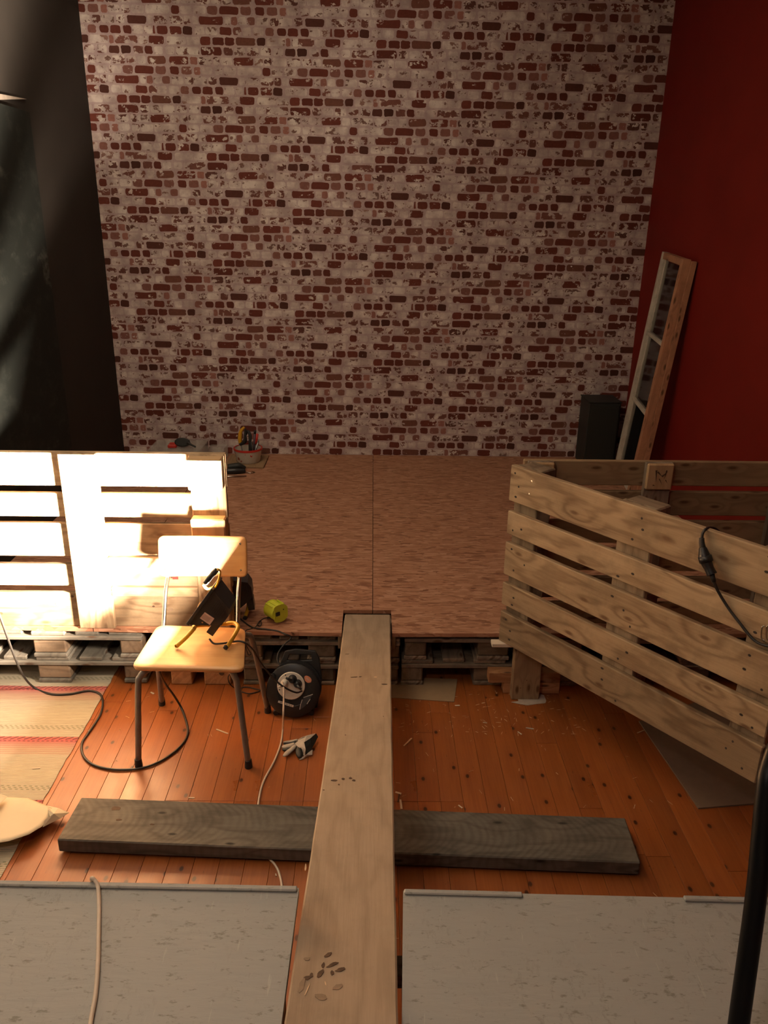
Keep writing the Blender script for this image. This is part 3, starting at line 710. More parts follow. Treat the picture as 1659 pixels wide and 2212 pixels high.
# ================================================================ FLOOD LAMPS
M['lens_glow'] = None
def lampglow():
    q = NT('glowing_lamp_glass'); em = q.n('ShaderNodeEmission'); em.inputs[0].default_value = (1, .82, .6, 1); em.inputs[1].default_value = 60
    q.t.links.new(em.outputs[0], q.t.nodes['Material Output'].inputs[0]); return q.m
M['glow'] = lampglow()
def flood(name_label, c, d, upv, lit, stand, handle=True, cat='lamp', depth=.17):
    """c: centre of the glass; d: shining direction; housing tapers backwards"""
    m = frame(c, d, upv) @ Matrix.Scale(.81, 4)   # local z = d, y ~ up, x sideways
    r = root('work_light', c, name_label, cat, 'halogen work lights')
    hy, hx = .105, depth/2
    prof = [(0.0, .105), (0.0, -.105), (-.012, -.105), (-.08, -.060), (-.130, -.024), (-.131, .037), (-.115, .070), (-.012, .105)]
    V = []; Fc = []; n = len(prof)
    for sgn in (-1, 1):
        for z, y in prof:
            k_ = 1 if z > -.02 else (.92 if z > -.12 else .86)
            V.append((sgn*hx*k_, y, z))
    for k in range(1, n): Fc.append((k, (k+1) % n, n+(k+1) % n, n+k))
    Fc.append(tuple(range(n-1, -1, -1))); Fc.append(tuple(range(n, 2*n)))
    i0 = len(V); w = .006
    V += [(-hx+w, -hy+w, 0), (hx-w, -hy+w, 0), (hx-w, hy-w, 0), (-hx+w, hy-w, 0)]
    V += [(-hx+w+.02, -hy+w+.02, -.03), (hx-w-.02, -hy+w+.02, -.03), (hx-w-.02, hy-w-.02, -.03), (-hx+w+.02, hy-w-.02, -.03)]
    ring = (1, n+1, n, 0)
    for k in range(4):
        Fc.append((ring[k], ring[(k+1) % 4], i0+(k+1) % 4, i0+k)); Fc.append((i0+k, i0+(k+1) % 4, i0+4+(k+1) % 4, i0+4+k))
    Fc.append((i0+4, i0+5, i0+6, i0+7))
    mk('housing', V, Fc, M['housing'], r, False, m)
    for sgn in (-1, 1):   # cooling ribs on both cheeks
        for k in range(10):
            z = -.018-.0095*k; t = .100+z*.30; bb = .012
            xo = hx*(1 if z > -.02 else .94)
            box_l(m, 'cooling_rib', ((xo-.008, bb, z-.0016) if sgn > 0 else (-xo-.002, bb, z-.0016)), ((xo+.002, t, z+.0016) if sgn > 0 else (-xo+.008, t, z+.0016)), M['housing'], r, 0)
    box_l(m, 'bezel', (-hx-.006, hy-.002, -.008), (hx+.006, hy+.007, .008), M['housing'], r)
    box_l(m, 'bezel', (-hx-.006, -hy-.007, -.008), (hx+.006, -hy+.002, .008), M['housing'], r)
    box_l(m, 'bezel', (-hx-.007, -hy, -.008), (-hx+.002, hy, .008), M['housing'], r); box_l(m, 'bezel', (hx-.002, -hy, -.008), (hx+.007, hy, .008), M['housing'], r)
    if lit:
        tb = tube('halogen_tube', [m @ Vector((-.055, 0, -.018)), m @ Vector((.055, 0, -.018))], .005, M['glow'], r, 8, 1)
    else:
        box_l(m, 'lamp_glass', (-hx+.008, -hy+.008, -.003), (hx-.008, hy-.008, -.001), M['glass'], r)
    # junction box and cable gland
    box_l(m, 'junction_box', (-.035, -.112, -.128), (.035, -.046, -.092), M['plastic'], r)
    return r, m
def box_l(m, name, lo, hi, mat, parent, bev=.0015):
    T.append(m); o = box(name, lo, hi, mat, parent, bev); T.pop(); return o
LD_ = None; LD = Vector((-.80, .10, .56)).normalized()
_x = Vector((.5, 0, .85)).cross(LD).normalized(); _x = _x if _x.y > 0 else -_x
LC = ony(432, 1311, 2.668)+_x*.056
lr, lm = flood('switched-on black halogen work light with yellow stand, on the chair seat', LC, LD, (.5, 0, .85), True, None, depth=.138)
# label and grip, on the cheek that faces the viewer
side = 1 if (lm @ Vector((1, 0, 0))-lm @ Vector((0, 0, 0))).y < 0 else -1
sx = side*(.0655)
def cheek(name, cx, cy, w, h, mat, t=.0012, off=.0008, rot=0):
    m2 = lm @ Matrix.Translation((sx*1.0+side*off, cy, cx)) @ Matrix.Rotation(side*PI/2, 4, 'Y') @ Matrix.Rotation(rot, 4, 'Z')
    return prism(name, rrect(w, h, .002, 2), t, mat, lr, m2)
lab = cheek('rating_label', -.052, -.030, .066, .041, M['sticker'], .0012, .0004)
for k in range(6):
    m2 = lm @ Matrix.Translation((sx+side*.0018, -.019-.0045*k, -.052+.001*(k % 2))) @ Matrix.Rotation(side*PI/2, 4, 'Y')
    prism('print_line', [(-.024+.003*(k % 3), -.0005), (.024-.005*(k % 2), -.0005), (.024-.005*(k % 2), .0005), (-.024+.003*(k % 3), .0005)], .0003, M['ink'], lab, m2)
m2 = lm @ Matrix.Translation((sx+side*.001, -.060, -.050)) @ Matrix.Rotation(side*PI/2, 4, 'Y')
lathe('pivot_screw', [(.005, 0), (.005, .0012), (.0001, .002)], M['screw'], lr, m2, 12)
# yellow stand, feet on the seat
zs = .4595
fa = Vector((-.733, 2.664, zs)); fb = Vector((-.541, 2.657, zs)); fc_ = Vector((-.560, 2.800, zs))
a1 = lm @ Vector((side*.098, -.060, .0)); a2 = lm @ Vector((-side*.098, -.060, .0))
tube('stand_tube', [ony(420, 1357, 2.69), ony(404, 1375, 2.677), fa+Vector((.004, .002, .002)), fa], .0082, M['yellow'], lr, 12)
tube('stand_tube', [ony(488, 1349, 2.80), ony(496, 1346, 2.80), ony(508, 1347, 2.79), ony(514, 1356, 2.76), ony(504, 1376, 2.71), fb], .0082, M['yellow'], lr, 12)
tube('stand_crossbar', [ony(421, 1356, 2.69), ony(424, 1352, 2.74), ony(488, 1348, 2.79)], .0070, M['yellow'], lr, 10)
lathe('end_cap', [(.0092, 0), (.0092, .010), (.006, .012)], M['rubber'], lr, frame(fb+Vector((-.003, .004, .001)), (-.25, -.9, -.28)), 12)
gp = [ony(445, 1260, 2.66), ony(452, 1249, 2.66), ony(460, 1240, 2.66), ony(468, 1231, 2.66)]
tube('handle_grip', [ony(443, 1260, 2.66)] + gp[1:], [.009, .0105, .0095, .011, .009], M['rubber'], lr, 12)
tube('handle_bar', [ony(470, 1230, 2.66), ony(475, 1234, 2.67), ony(474, 1246, 2.68), ony(469, 1262, 2.69), ony(458, 1278, 2.69)], .0045, M['yellow'], lr, 8)
tube('handle_bar', [ony(443, 1260, 2.66), ony(440, 1264, 2.70), ony(448, 1272, 2.79), ony(462, 1268, 2.80)], .0045, M['yellow'], lr, 8)
area('work_light_beam', lm @ Vector((0, 0, -.004)), LD, .09, .14, FLOOD_W, (1, .80, .61), math.radians(128))
area('work_light_spill', lm @ Vector((0, 0, .002)), LD, .09, .14, FLOOD_W*.08, (1, .80, .61))
# second flood lamp behind the left railing on the stage
c2 = ony(495, 1279, 3.25); c2.z = max(c2.z, SZ+.096)
r2, m_2 = flood('unlit black work light with yellow foot standing on the stage behind the glaring railing', c2, Vector((-.97, -.1, -.10)), (0, 0, 1), False, None, depth=.13)
pts = [ony(519, 1290, 3.34), ony(534, 1297, 3.32), ony(536, 1310, 3.27), onz(530, 1334, SZ+.009)]
tube('stand_tube', pts, .0085, M['yellow'], r2, 12)
tube('stand_tube', [(-.66, 3.40, .33), (-.665, 3.36, .30), (-.665, 3.26, SZ+.0085)], .0085, M['yellow'], r2, 12)
lathe('end_cap', [(.0095, 0), (.0095, .01), (.006, .012)], M['rubber'], r2, frame(onz(530, 1334, SZ+.0095)+Vector((0, .004, 0)), (-.2, -1, -.1)), 12)
m3 = frame(Vector((-.6105, 3.25, .35)), (.0, -1, 0))
# ================================================================ LIME GREEN LAMP
def lime():
    c = onz(600, 1340, SZ); c = Vector((-.425, 3.185, SZ+.0035))
    r = root('lime_device', c, 'lime green cup shaped device lying on the stage boards', 'lamp')
    d = Vector((.62, -.78, .05)).normalized(); R0 = .044
    m = frame(c+Vector((-.028, .055, R0+.001)), d)
    lathe('cup', [(.030, 0), (.036, .003), (.0415, .010), (.0415, .016), (.0392, .018), (.0385, .078), (.0375, .080)], M['lime'], r, m, 32)
    pf = [(.043*math.cos(a)*(1 if math.cos(a) > -.2 else .95), .043*math.sin(a)) for a in np.linspace(0, 2*PI, 25)[:-1]]
    pf = [(max(-.030, min(.040, x)), y) for x, y in rrect(.086, .084, .036, 6)]
    mf = m @ Matrix.Translation((0, 0, .080)); prism('flange', pf, .004, M['lime'], r, mf)
    prism('window', rrect(.022, .019, .003), .001, M['latex'], r, mf @ Matrix.Translation((-.012, .0, .0041)))
    prism('button', rrect(.005, .005, .002), .001, M['latex'], r, mf @ Matrix.Translation((.018, .014, .0041)))
    for k in range(4): box_l(m, 'rib', (-.006+.02*(k-1.5), .030, .02), (-.002+.02*(k-1.5), .040, .077), M['lime'], r)
    g0 = ony(585, 1334, 3.19); tube('strain_relief', [ony(590, 1333, 3.195), ony(577, 1335, 3.185)], .0045, M['rubber'], r, 10, 1)
    return r
lime()
# ================================================================ CABLES
def cable(label, pts, r, mat='cable', cat='cable', extra=None):
    c = Vector(pts[len(pts)//2]); z = min(p[2] for p in pts)
    o = tube('power_cable', pts, r, M[mat], None, 8, 7); return tag(o, label, cat)
rz = .0062
cable('black cable looping over the rag rug and around the front chair leg',
      [ony(-30, 1250, 2.75), ony(10, 1360, 2.85), ony(32, 1420, 2.93), ony(52, 1462, 3.0), onz(75, 1486, .010), onz(110, 1499, .0095), onz(150, 1499, .0095), onz(190, 1492, .0095), onz(214, 1498, .0095), onz(222, 1515, .009), onz(216, 1545, .0075),
       onz(190, 1585, rz), onz(177, 1606, rz), onz(180, 1632, rz), onz(202, 1652, rz), onz(245, 1662, rz), onz(300, 1660, rz), onz(345, 1645, rz), onz(385, 1617, rz), onz(404, 1590, rz), onz(404, 1565, rz),
       onz(392, 1530, rz+.004), ony(376, 1503, 2.90), ony(358, 1478, 2.84), ony(346, 1455, 2.78), ony(342, 1430, 2.74)], .0046)
cable('black lead from the lit work light over the seat corner down to the reel',
      [ony(452, 1380, 2.70), onz(462, 1390, .458), onz(480, 1390, .4575), onz(500, 1387, .4575), onz(518, 1385, .459), ony(533, 1391, 2.70), ony(548, 1406, 2.74), ony(562, 1430, 2.78), ony(580, 1453, 2.80), ony(600, 1474, 2.80), ony(620, 1488, 2.80), ony(640, 1496, 2.82), ony(652, 1493, 2.85)], .0038)
cable('thin black lead of the lime green device, looped and hanging behind the chair',
      [ony(580, 1334, 3.187), ony(570, 1336, 3.16), onz(559, 1344, SZ+.004), onz(556, 1350, SZ+.004), onz(562, 1352, SZ+.004), onz(565, 1345, SZ+.011), onz(561, 1341, SZ+.006), ony(552, 1354, 3.09), ony(540, 1359, 3.03), ony(530, 1364, 2.99), ony(528, 1385, 2.96), ony(536, 1402, 2.96), ony(542, 1412, 2.96), ony(536, 1414, 2.95), ony(529, 1396, 2.95), ony(528, 1430, 2.95), ony(522, 1448, 2.97), ony(505, 1450, 2.98), ony(493, 1462, 3.0), ony(497, 1478, 3.02), onz(512, 1488, .004), onz(530, 1484, .004), onz(552, 1488, .004), onz(562, 1492, .0035), onz(540, 1498, .0035), onz(520, 1494, .0035)], .0023)
cable('dark lead of the unlit work light lying over the stage edge to the reel',
      [ony(502, 1322, 3.25), ony(512, 1330, 3.24), onz(522, 1339, SZ+.004), onz(545, 1355, SZ+.004), onz(575, 1359, SZ+.004), onz(600, 1363, SZ+.005), onz(616, 1370, SZ+.008), ony(629, 1377, 3.07), ony(612, 1394, 3.04), ony(601, 1412, 3.02), ony(600, 1428, 3.0), ony(608, 1440, 2.985)], .0036)
cable('white cord from the reel across the floor, passing under the weathered beam',
      [ony(610, 1473, 2.815), ony(613, 1490, 2.79), ony(613, 1515, 2.765), ony(612, 1545, 2.73), onz(611, 1575, .006), onz(606, 1608, .0045), onz(592, 1645, .0045), onz(572, 1682, .0045), onz(563, 1708, .0043), onz(558, 1738, .0042), onz(556, 1780, .0042), onz(572, 1840, .0042), onz(594, 1868, .0042), onz(604, 1890, .0042), onz(609, 1925, .0042), onz(600, 1980, .0042)], .0040, 'whitecable')
cable('white cord hanging over the edge strip and across the left grey deck',
      [(-.62, 1.392, .22), (-.610, 1.394, .40), (-.606, 1.390, .55), onz(198, 1899, DZ+.013), onz(206, 1903, DZ+.0145), onz(212, 1918, DZ+.009), onz(214, 1960, DZ+.0055), onz(213, 2020, DZ+.0055), onz(211, 2090, DZ+.0055), onz(206, 2150, DZ+.0055), onz(195, 2215, DZ+.0055), onz(190, 2300, DZ+.0055)], .0044, 'whitecable')
# ================================================================ CABLE REEL
def reel():
    c = ony(633, 1492, 2.885)
    n = Vector((-.04, -.95, .33)).normalized()
    r = root('cable_reel', (c.x, c.y+.05, 0), 'black cable reel with white socket plate standing on the floor before the stage', 'cable reel')
    m = frame(c, n)
    lathe('drum', [(.108, -.085), (.113, -.082), (.113, -.072), (.080, -.070), (.080, -.014), (.113, -.012), (.114, -.004), (.108, 0.0), (.066, .002), (.064, .0)], M['plastic'], r, m, 48)
    V = [(r_*math.cos(a), r_*math.sin(a)) for a in (0,) for r_ in (0,)]
    # coiled cable on the drum
    for k in range(6): 
        pts = [m @ Vector((.089*math.cos(a), .089*math.sin(a), -.062+.0085*k)) for a in np.linspace(0, 2*PI, 29)]
        tube('coiled_cable', pts, .0042, M['cable'], r, 6, 1)
    # frame plate with carrying handle behind
    op = [(-.055, -.135), (.085, -.135), (.100, -.06), (.112, .03), (.098, .120), (.080, .152), (-.005, .158), (-.052, .148), (-.072, .09), (-.100, .03), (-.105, -.05)]
    hp = [(-.040, .108), (.066, .112), (.062, .134), (-.030, .134)]
    bm = bmesh.new()
    vo = [bm.verts.new((x, y, -.112)) for x, y in op]; vh = [bm.verts.new((x, y, -.112)) for x, y in hp]
    eo = [bm.edges.new((vo[i], vo[(i+1) % len(vo)])) for i in range(len(vo))]; eh = [bm.edges.new((vh[i], vh[(i+1) % 4])) for i in range(4)]
    bmesh.ops.triangle_fill(bm, use_beauty=True, edges=eo+eh)
    g = bmesh.ops.extrude_face_region(bm, geom=bm.faces[:]); bmesh.ops.translate(bm, vec=(0, 0, .020), verts=[v for v in g['geom'] if isinstance(v, bmesh.types.BMVert)])
    bmesh.ops.recalc_face_normals(bm, faces=bm.faces[:])
    me = bpy.data.meshes.new('frame'); bm.to_mesh(me); bm.free(); me.materials.append(M['plastic'])
    o = bpy.data.objects.new('carrying_frame', me); setp(o, m, r); md = o.modifiers.new('b', 'BEVEL'); md.width = .003; md.segments = 2; md.limit_method = 'ANGLE'
    zc = c.z
    for s in (-.075, .075):
        tube('foot', [Vector((c.x+s, c.y-.005, .012)), Vector((c.x+s, c.y+.13, .012))], .012, M['plastic'], r, 10, 1)
    for s in (-.06, .07): tube('foot_strut', [Vector((c.x+s, c.y+.06, .015)), m @ Vector((s, -.09, -.10))], .010, M['plastic'], r, 8, 1)
    # socket plate, tilted up-left of the hub
    ms = m @ Matrix.Translation((-.008, .022, .0025))
    sp = lathe('socket_plate', [(.058, 0), (.059, .003), (.056, .006), (.002, .0062)], M['whiteplastic'], r, ms, 48)
    for a in (20, 78, 155, 255):
        an = math.radians(a); q = Vector((.030*math.cos(an), .030*math.sin(an), .0064))
        lathe('socket', [(.0185, 0), (.0185, .0012), (.0165, .0012), (.0160, .0003), (.0001, .0003)], M['whiteplastic'] if a > 100 else M['plastic'], sp, ms @ Matrix.Translation(q), 24)
    for a in (118, 200):
        an = math.radians(a); lathe('plate_screw', [(.0028, 0), (.0028, .0006), (.0001, .0008)], M['rubber'], sp, ms @ Matrix.Translation((.051*math.cos(an), .051*math.sin(an), .0062)), 10)
    # fan-shaped grey emblem with white outlines
    fan = [(.040, -.048), (.057, -.034), (.074, -.012), (.058, -.020), (.046, -.022), (.040, -.034)]
    fan = [(.030, -.080), (.052, -.064), (.085, -.012), (.045, -.028), (.036, -.050)]
    prism('emblem', fan, .0006, M['darkgrey'], r, m @ Matrix.Translation((0, 0, .0021)))
    for p, q in (((.045, -.027), (.084, -.012)), ((.030, -.078), (.034, -.054)), ((.035, -.052), (.040, -.036)), ((.060, -.054), (.074, -.032))):
        d = Vector((q[0]-p[0], q[1]-p[1])); nn = Vector((-d.y, d.x)).normalized()*.0012
        prism('white_line', [(p[0]-nn.x, p[1]-nn.y), (q[0]-nn.x, q[1]-nn.y), (q[0]+nn.x, q[1]+nn.y), (p[0]+nn.x, p[1]+nn.y)], .0005, M['whiteplastic'], r, m @ Matrix.Translation((0, 0, .0028)))
    st = prism('white_label', rrect(.068, .009, .001, 2), .0007, M['whiteplastic'], r, m @ Matrix.Translation((-.029, -.056, .0024)) @ Matrix.Rotation(-.28, 4, 'Z'))
    for k, (a, b) in enumerate(((-.026, -.012), (-.010, -.004), (-.001, .009), (.012, .020), (.023, .028))):
        prism('print_mark', [(a, -.0012), (b, -.0012), (b, .0012), (a, .0012)], .0003, M['ink'], st, m @ Matrix.Translation((-.029, -.056, .0032)) @ Matrix.Rotation(-.28, 4, 'Z'))
    os_ = prism('orange_label', [(.0175*math.cos(a)+(.0 if a < 4 else .002), .011*math.sin(a)*(1 if math.sin(a) > -.7 else 1.3)) for a in np.linspace(0, 2*PI, 21)[:-1]], .0007, M['orangest'], r, m @ Matrix.Translation((.062, .052, .0018)) @ Matrix.Rotation(-.65, 4, 'Z'))
    for k in range(3):
        prism('print_line', [(-.010, -.0005), (.010, -.0005), (.010, .0005), (-.010, .0005)], .0003, M['whiteplastic'], os_, m @ Matrix.Translation((.062-.0018*k+.002, .053-.0024*k, .0026)) @ Matrix.Rotation(-.65, 4, 'Z'))
    lathe('crank_knob', [(.011, 0), (.012, .012), (.009, .018), (.0001, .019)], M['plastic'], r, m @ Matrix.Translation((-.085, .062, .001)), 16)
    # plugs
    for k, (a, mat, lb, dx) in enumerate(((20, 'plastic', 'black plug in the right-hand socket of the reel', (.010, -.008)), (78, 'plastic', 'black plug in the upper socket of the reel', (-.012, .006)), (155, 'whiteplastic', 'white plug of the white cord in the reel', (-.010, -.006)))):
        an = math.radians(a); q = Vector((.030*math.cos(an), .030*math.sin(an), .0072)); mp = ms @ Matrix.Translation(q)
        p = root('plug', mp.translation, lb, 'plug', 'plugs in the cable reel')
        lathe('plug_body', [(.0158, 0), (.0160, .010), (.0135, .020), (.008, .026), (.0001, .027)], M[mat], p, mp, 20)
        tube('plug_neck', [mp @ Vector((0, 0, .020)), mp @ Vector((dx[0], dx[1], .030)), mp @ Vector((dx[0]*2, dx[1]*2, .030))], [.0065, .0055, .0042], M[mat], p, 10, 4)
reel()
# ================================================================ PLUG hanging on the angled fence
def hanging_plug():
    # a point in front of the fence face, local coords of MF
    def onf(px, py, off):
        n = MF.to_3x3() @ Vector((0, -1, 0)); p0 = A0 + n*off; d = ray(px, py); t = (p0-CO).dot(n)/d.dot(n); return CO+d*t
    r = root('power_connector', onf(1530, 1205, .03), 'black rubber plug and socket connector hanging on the angled pallet', 'plug')
    tube('socket_body', [onf(1518, 1183, .022), onf(1521, 1198, .026), onf(1524, 1210, .03)], [.012, .018, .019], M['plastic'], r, 14)
    tube('collar', [onf(1522, 1201, .03), onf(1526, 1214, .03)], [.0215, .0215], M['plastic'], r, 16, 1)
    tube('plug_body', [onf(1525, 1212, .03), onf(1532, 1228, .03), onf(1538, 1241, .03)], [.018, .015, .0165], M['plastic'], r, 14)
    tube('strain_relief', [onf(1538, 1241, .03), onf(1542, 1257, .028)], [.0085, .007], M['rubber'], r, 10, 1)
    tube('neck', [onf(1516, 1162, .018), onf(1516, 1172, .020), onf(1518, 1184, .022)], [.008, .009, .010], M['rubber'], r, 10)
    tube('contact_cap', [onf(1513, 1186, .03), onf(1514, 1197, .03)], .004, M['screw'], r, 8, 1)
    cable('black cord dropping from the hanging connector past the angled pallet',
          [onf(1542, 1256, .028), onf(1549, 1273, .02), onf(1562, 1296, .012), onf(1578, 1320, .008), onf(1598, 1346, .008), onf(1622, 1376, .008), onf(1640, 1390, .008), onf(1665, 1397, .008), onf(1690, 1400, .008)], .0046)
    cable('black cord looping over the top edge of the angled pallet into the hanging connector',
          [onf(1516, 1166, .018), onf(1518, 1152, .014), onf(1525, 1143, .0), onf(1536, 1140, -.04), onf(1550, 1146, -.085), onf(1561, 1160, -.12), onf(1572, 1178, -.135), onf(1590, 1215, -.14)], .0050)
    q = root('hook_latch', onf(1655, 1366, .004), 'small chrome latch screwed to the angled pallet at the picture edge', 'latch')
    tube('latch_bar', [onf(1652, 1352, .006), onf(1646, 1356, .008), onf(1645, 1378, .008), onf(1652, 1384, .006)], .0022, M['chrome'], q, 8)
    tube('latch_bar', [onf(1660, 1350, .006), onf(1656, 1356, .008), onf(1656, 1378, .008), onf(1662, 1384, .006)], .0022, M['chrome'], q, 8)
hanging_plug()
# ================================================================ WINDOW SASH
def sash():
    A = Vector((1.705, 4.97, SZ)); Tn = Vector((1.83, 4.90, 1.775)); w = Vector((.055, .547, 0))
    l = (Tn-A); L = l.length; l.normalize(); Wd = w.length; w.normalize(); nrm = w.cross(l).normalized()
    if nrm.x > 0: nrm = -nrm
    w = (w-l*w.dot(l)).normalized()
    m = Matrix(((l.x, w.x, nrm.x, A.x), (l.y, w.y, nrm.y, A.y), (l.z, w.z, nrm.z, A.z), (0, 0, 0, 1)))  # x up, y across, z towards room
    z_lift = .0
    m = Matrix.Translation((0, 0, .012)) @ m
    r = root('window_sash', A+Vector((0, .25, 0)), 'tall old window sash with peeling paint leaning on the red wall', 'window')
    t = .045
    box_l(m, 'stile', (0, -.002, -t), (L, .056, 0), M['sashbrown'], r); box_l(m, 'stile', (0, Wd-.050, -t), (L, Wd, -.0), M['sashwhite'], r)
    box_l(m, 'top_rail', (L-.042, .0565, -t), (L-.001, Wd-.0505, -.001), M['sashbrown'], r); box_l(m, 'bottom_rail', (.001, .0565, -t), (.05, Wd-.0505, -.001), M['sashwhite'], r)
    hs = [.05, L*.355, L*.655, L-.042]
    for h in hs[1:3]: box_l(m, 'glazing_bar', (h-.010, .0565, -t+.008), (h+.010, Wd-.0505, -.004), M['sashwhite'], r)
    box_l(m, 'rebate', (0, .0565, -t+.002), (L, .064, -.018), M['sashwhite'], r); box_l(m, 'rebate', (0, Wd-.066, -t+.002), (L, Wd-.0505, -.018), M['sashwhite'], r)
    for a, b in zip(hs, hs[1:]): box_l(m, 'pane', (a+.010, .0645, -.026), (b-.010, Wd-.0665, -.023), M['glass'], r, 0)
    # casing board joined behind
    box_l(m, 'casing', (.0, -.014, -t-.034), (L-.008, .028, -t-.0005), M['sashbrown'], r)
sash()
# ================================================================ BLACK CABINET
r = root('black_cabinet', (1.67, 5.7, SZ), 'upright black box-shaped cabinet in the corner behind the window sash', 'cabinet')
box('cabinet_body', (1.560, 5.60, SZ+.0), (1.79, 5.85, .765), M['latex'], r, .006); box('front_panel', (1.572, 5.592, SZ+.02), (1.778, 5.5995, .75), M['latex'], r, .002)
box('top_lid', (1.555, 5.595, .7655), (1.795, 5.855, .772), M['latex'], r, .003)
# ================================================================ BUCKET, TOOLS, PLYWOOD, BOXES on the stage
def bucket():
    pw = tag(box('plywood_offcut', (-1.06, 5.50, SZ), (-.775, 5.80, SZ+.014), M['post']), 'square plywood offcut under the bucket of tools', 'board')
    c = Vector((-.905, 5.64, SZ+.0145)); m = Matrix.Translation(c)
    r = root('tool_bucket', c, 'white tub with hearts and a red rim, full of hand tools', 'bucket')
    V = []
    o = lathe('tub', [(.0001, 0), (.082, 0), (.086, .004), (.100, .098), (.097, .098), (.083, .006), (0.0001, .006)], M['whiteplastic'], r, m, 40)
    rm = lathe('rim', [(.1005, .088), (.105, .090), (.105, .103), (.096, .103), (.096, .099), (.1005, .098)], M['redplastic'], r, m, 40, True, False)
    def on_tub(name, px, py, poly, mat):
        ang_ = px; z = py; rr = .0835+.014*z/.098+.0012
        n = Vector((math.sin(ang_), -math.cos(ang_), -.14)); p = c+Vector((math.sin(ang_)*rr, -math.cos(ang_)*rr, z))
        prism(name, poly, .0008, mat, r, frame(p, n))
    heart = [(0, -.011), (.010, 0), (.009, .006), (.004, .008), (0, .004), (-.004, .008), (-.009, .006), (-.010, 0)]
    star = [((.017 if k % 2 == 0 else .009)*math.cos(2*PI*k/10), (.017 if k % 2 == 0 else .009)*math.sin(2*PI*k/10)) for k in range(10)]
    circ = [(.007*math.cos(2*PI*k/12), .007*math.sin(2*PI*k/12)) for k in range(12)]
    on_tub('heart_print', .40, .062, heart, M['redink']); on_tub('dot_print', -.12, .074, circ, M['redink']); on_tub('flower_print', -.72, .035, star, M['brownprint'])
    on_tub('small_print', -.48, .020, [(x*.8, y*.8) for x, y in heart], M['brownprint']); on_tub('small_print', .62, .066, [(x*.5, y*.5) for x, y in circ], M['ink']); on_tub('small_print', .75, .066, [(x*.5, y*.5) for x, y in circ], M['ink'])
    return c
bc = bucket()
def tool(name, label, cat, parts):
    p0 = parts[0][1][0]; r = root(name, p0, label, cat, 'tools in the white tub')
    for nm, pts, rad, mat, n in parts: tube(nm, pts, rad, M[mat], r, 10, n)
B = bc
tool('hand_saw', 'yellow and black saw handle sticking up from the tub', 'saw', [('blade', [B+Vector((-.035, .0, .02)), B+Vector((-.05, .0, .13))], .004, 'thin', 1), ('handle', [B+Vector((-.052, 0, .12)), B+Vector((-.055, 0, .17)), B+Vector((-.045, 0, .225)), B+Vector((-.02, 0, .255))], [.012, .016, .013, .008], 'yellow', 5), ('grip', [B+Vector((-.058, -.008, .125)), B+Vector((-.02, -.008, .15)), B+Vector((-.015, -.008, .20)), B+Vector((-.012, 0, .245))], [.010, .016, .010, .006], 'rubber', 5)])
tool('pliers', 'black bent handled pliers in the middle of the tub', 'pliers', [('handle', [B+Vector((.015, -.02, .02)), B+Vector((.018, -.02, .13)), B+Vector((.022, -.01, .19)), B+Vector((.005, 0, .225)), B+Vector((-.015, 0, .19))], [.009, .010, .012, .010, .008], 'rubber', 6), ('jaw', [B+Vector((.028, -.02, .03)), B+Vector((.030, -.02, .15))], .007, 'plastic', 1)])
tool('screwdriver', 'red handled screwdriver leaning right in the tub', 'screwdriver', [('blade', [B+Vector((.04, .02, .02)), B+Vector((.055, .03, .12))], .003, 'thin', 1), ('handle', [B+Vector((.055, .03, .12)), B+Vector((.068, .04, .195))], [.009, .009], 'redplastic', 1)])
tool('file', 'dull grey file leaning at the right rim of the tub', 'file', [('blade', [B+Vector((.03, -.04, .02)), B+Vector((.082, -.03, .15))], [.008, .007], 'thin', 1), ('tang', [B+Vector((.082, -.03, .15)), B+Vector((.086, -.03, .17))], [.004, .003], 'thin', 1)])
tool('marker_pen', 'dark purple pen shape leaning at the back of the tub', 'pen', [('barrel', [B+Vector((.03, .05, .02)), B+Vector((.045, .06, .19))], .009, 'purple', 1), ('cap', [B+Vector((.045, .06, .19)), B+Vector((.049, .062, .215))], .0095, 'rubber', 1)])
def clamp():
    r = root('bar_clamp', (-.94, 5.36, SZ), 'shiny black clamp tool lying on the stage behind the railing end', 'clamp')
    tube('bar', [(-1.10, 5.27, SZ+.007), (-.87, 5.30, SZ+.007)], .0055, M['chrome'], r, 8, 1)
    tube('grip', [(-1.05, 5.36, SZ+.02), (-.96, 5.37, SZ+.022), (-.89, 5.385, SZ+.018)], [.018, .022, .014], M['plastic'], r, 12)
    tube('jaw', [(-1.02, 5.43, SZ+.03), (-.95, 5.44, SZ+.035), (-.90, 5.45, SZ+.016)], [.022, .026, .014], M['latex'], r, 12)
    tube('wire_hook', [(-.89, 5.385, SZ+.012), (-.85, 5.375, SZ+.005), (-.825, 5.395, SZ+.0035), (-.85, 5.42, SZ+.0035)], .0025, M['chrome'], r, 6)
clamp()
def tub(x0, x1, y0, y1, h, label, lid):
    r = root('storage_box', ((x0+x1)/2, (y0+y1)/2, SZ), label, 'box', 'clear plastic boxes at the wallpaper')
    t = .003
    box('box_wall', (x0, y0, SZ+.0), (x1, y0+t, SZ+h), M['clear'], r, 0); box('box_wall', (x0, y1-t, SZ), (x1, y1, SZ+h), M['clear'], r, 0)
    box('box_wall', (x0, y0+t, SZ), (x0+t, y1-t, SZ+h), M['clear'], r, 0); box('box_wall', (x1-t, y0+t, SZ), (x1, y1-t, SZ+h), M['clear'], r, 0)
    box('box_floor', (x0+t, y0+t, SZ), (x1-t, y1-t, SZ+t), M['clear'], r, 0)
    if lid: box('lid', (x0-.005, y0-.005, SZ+h+.0005), (x1+.005, y1+.005, SZ+h+.006), M['clear'], r, .001)
    return r
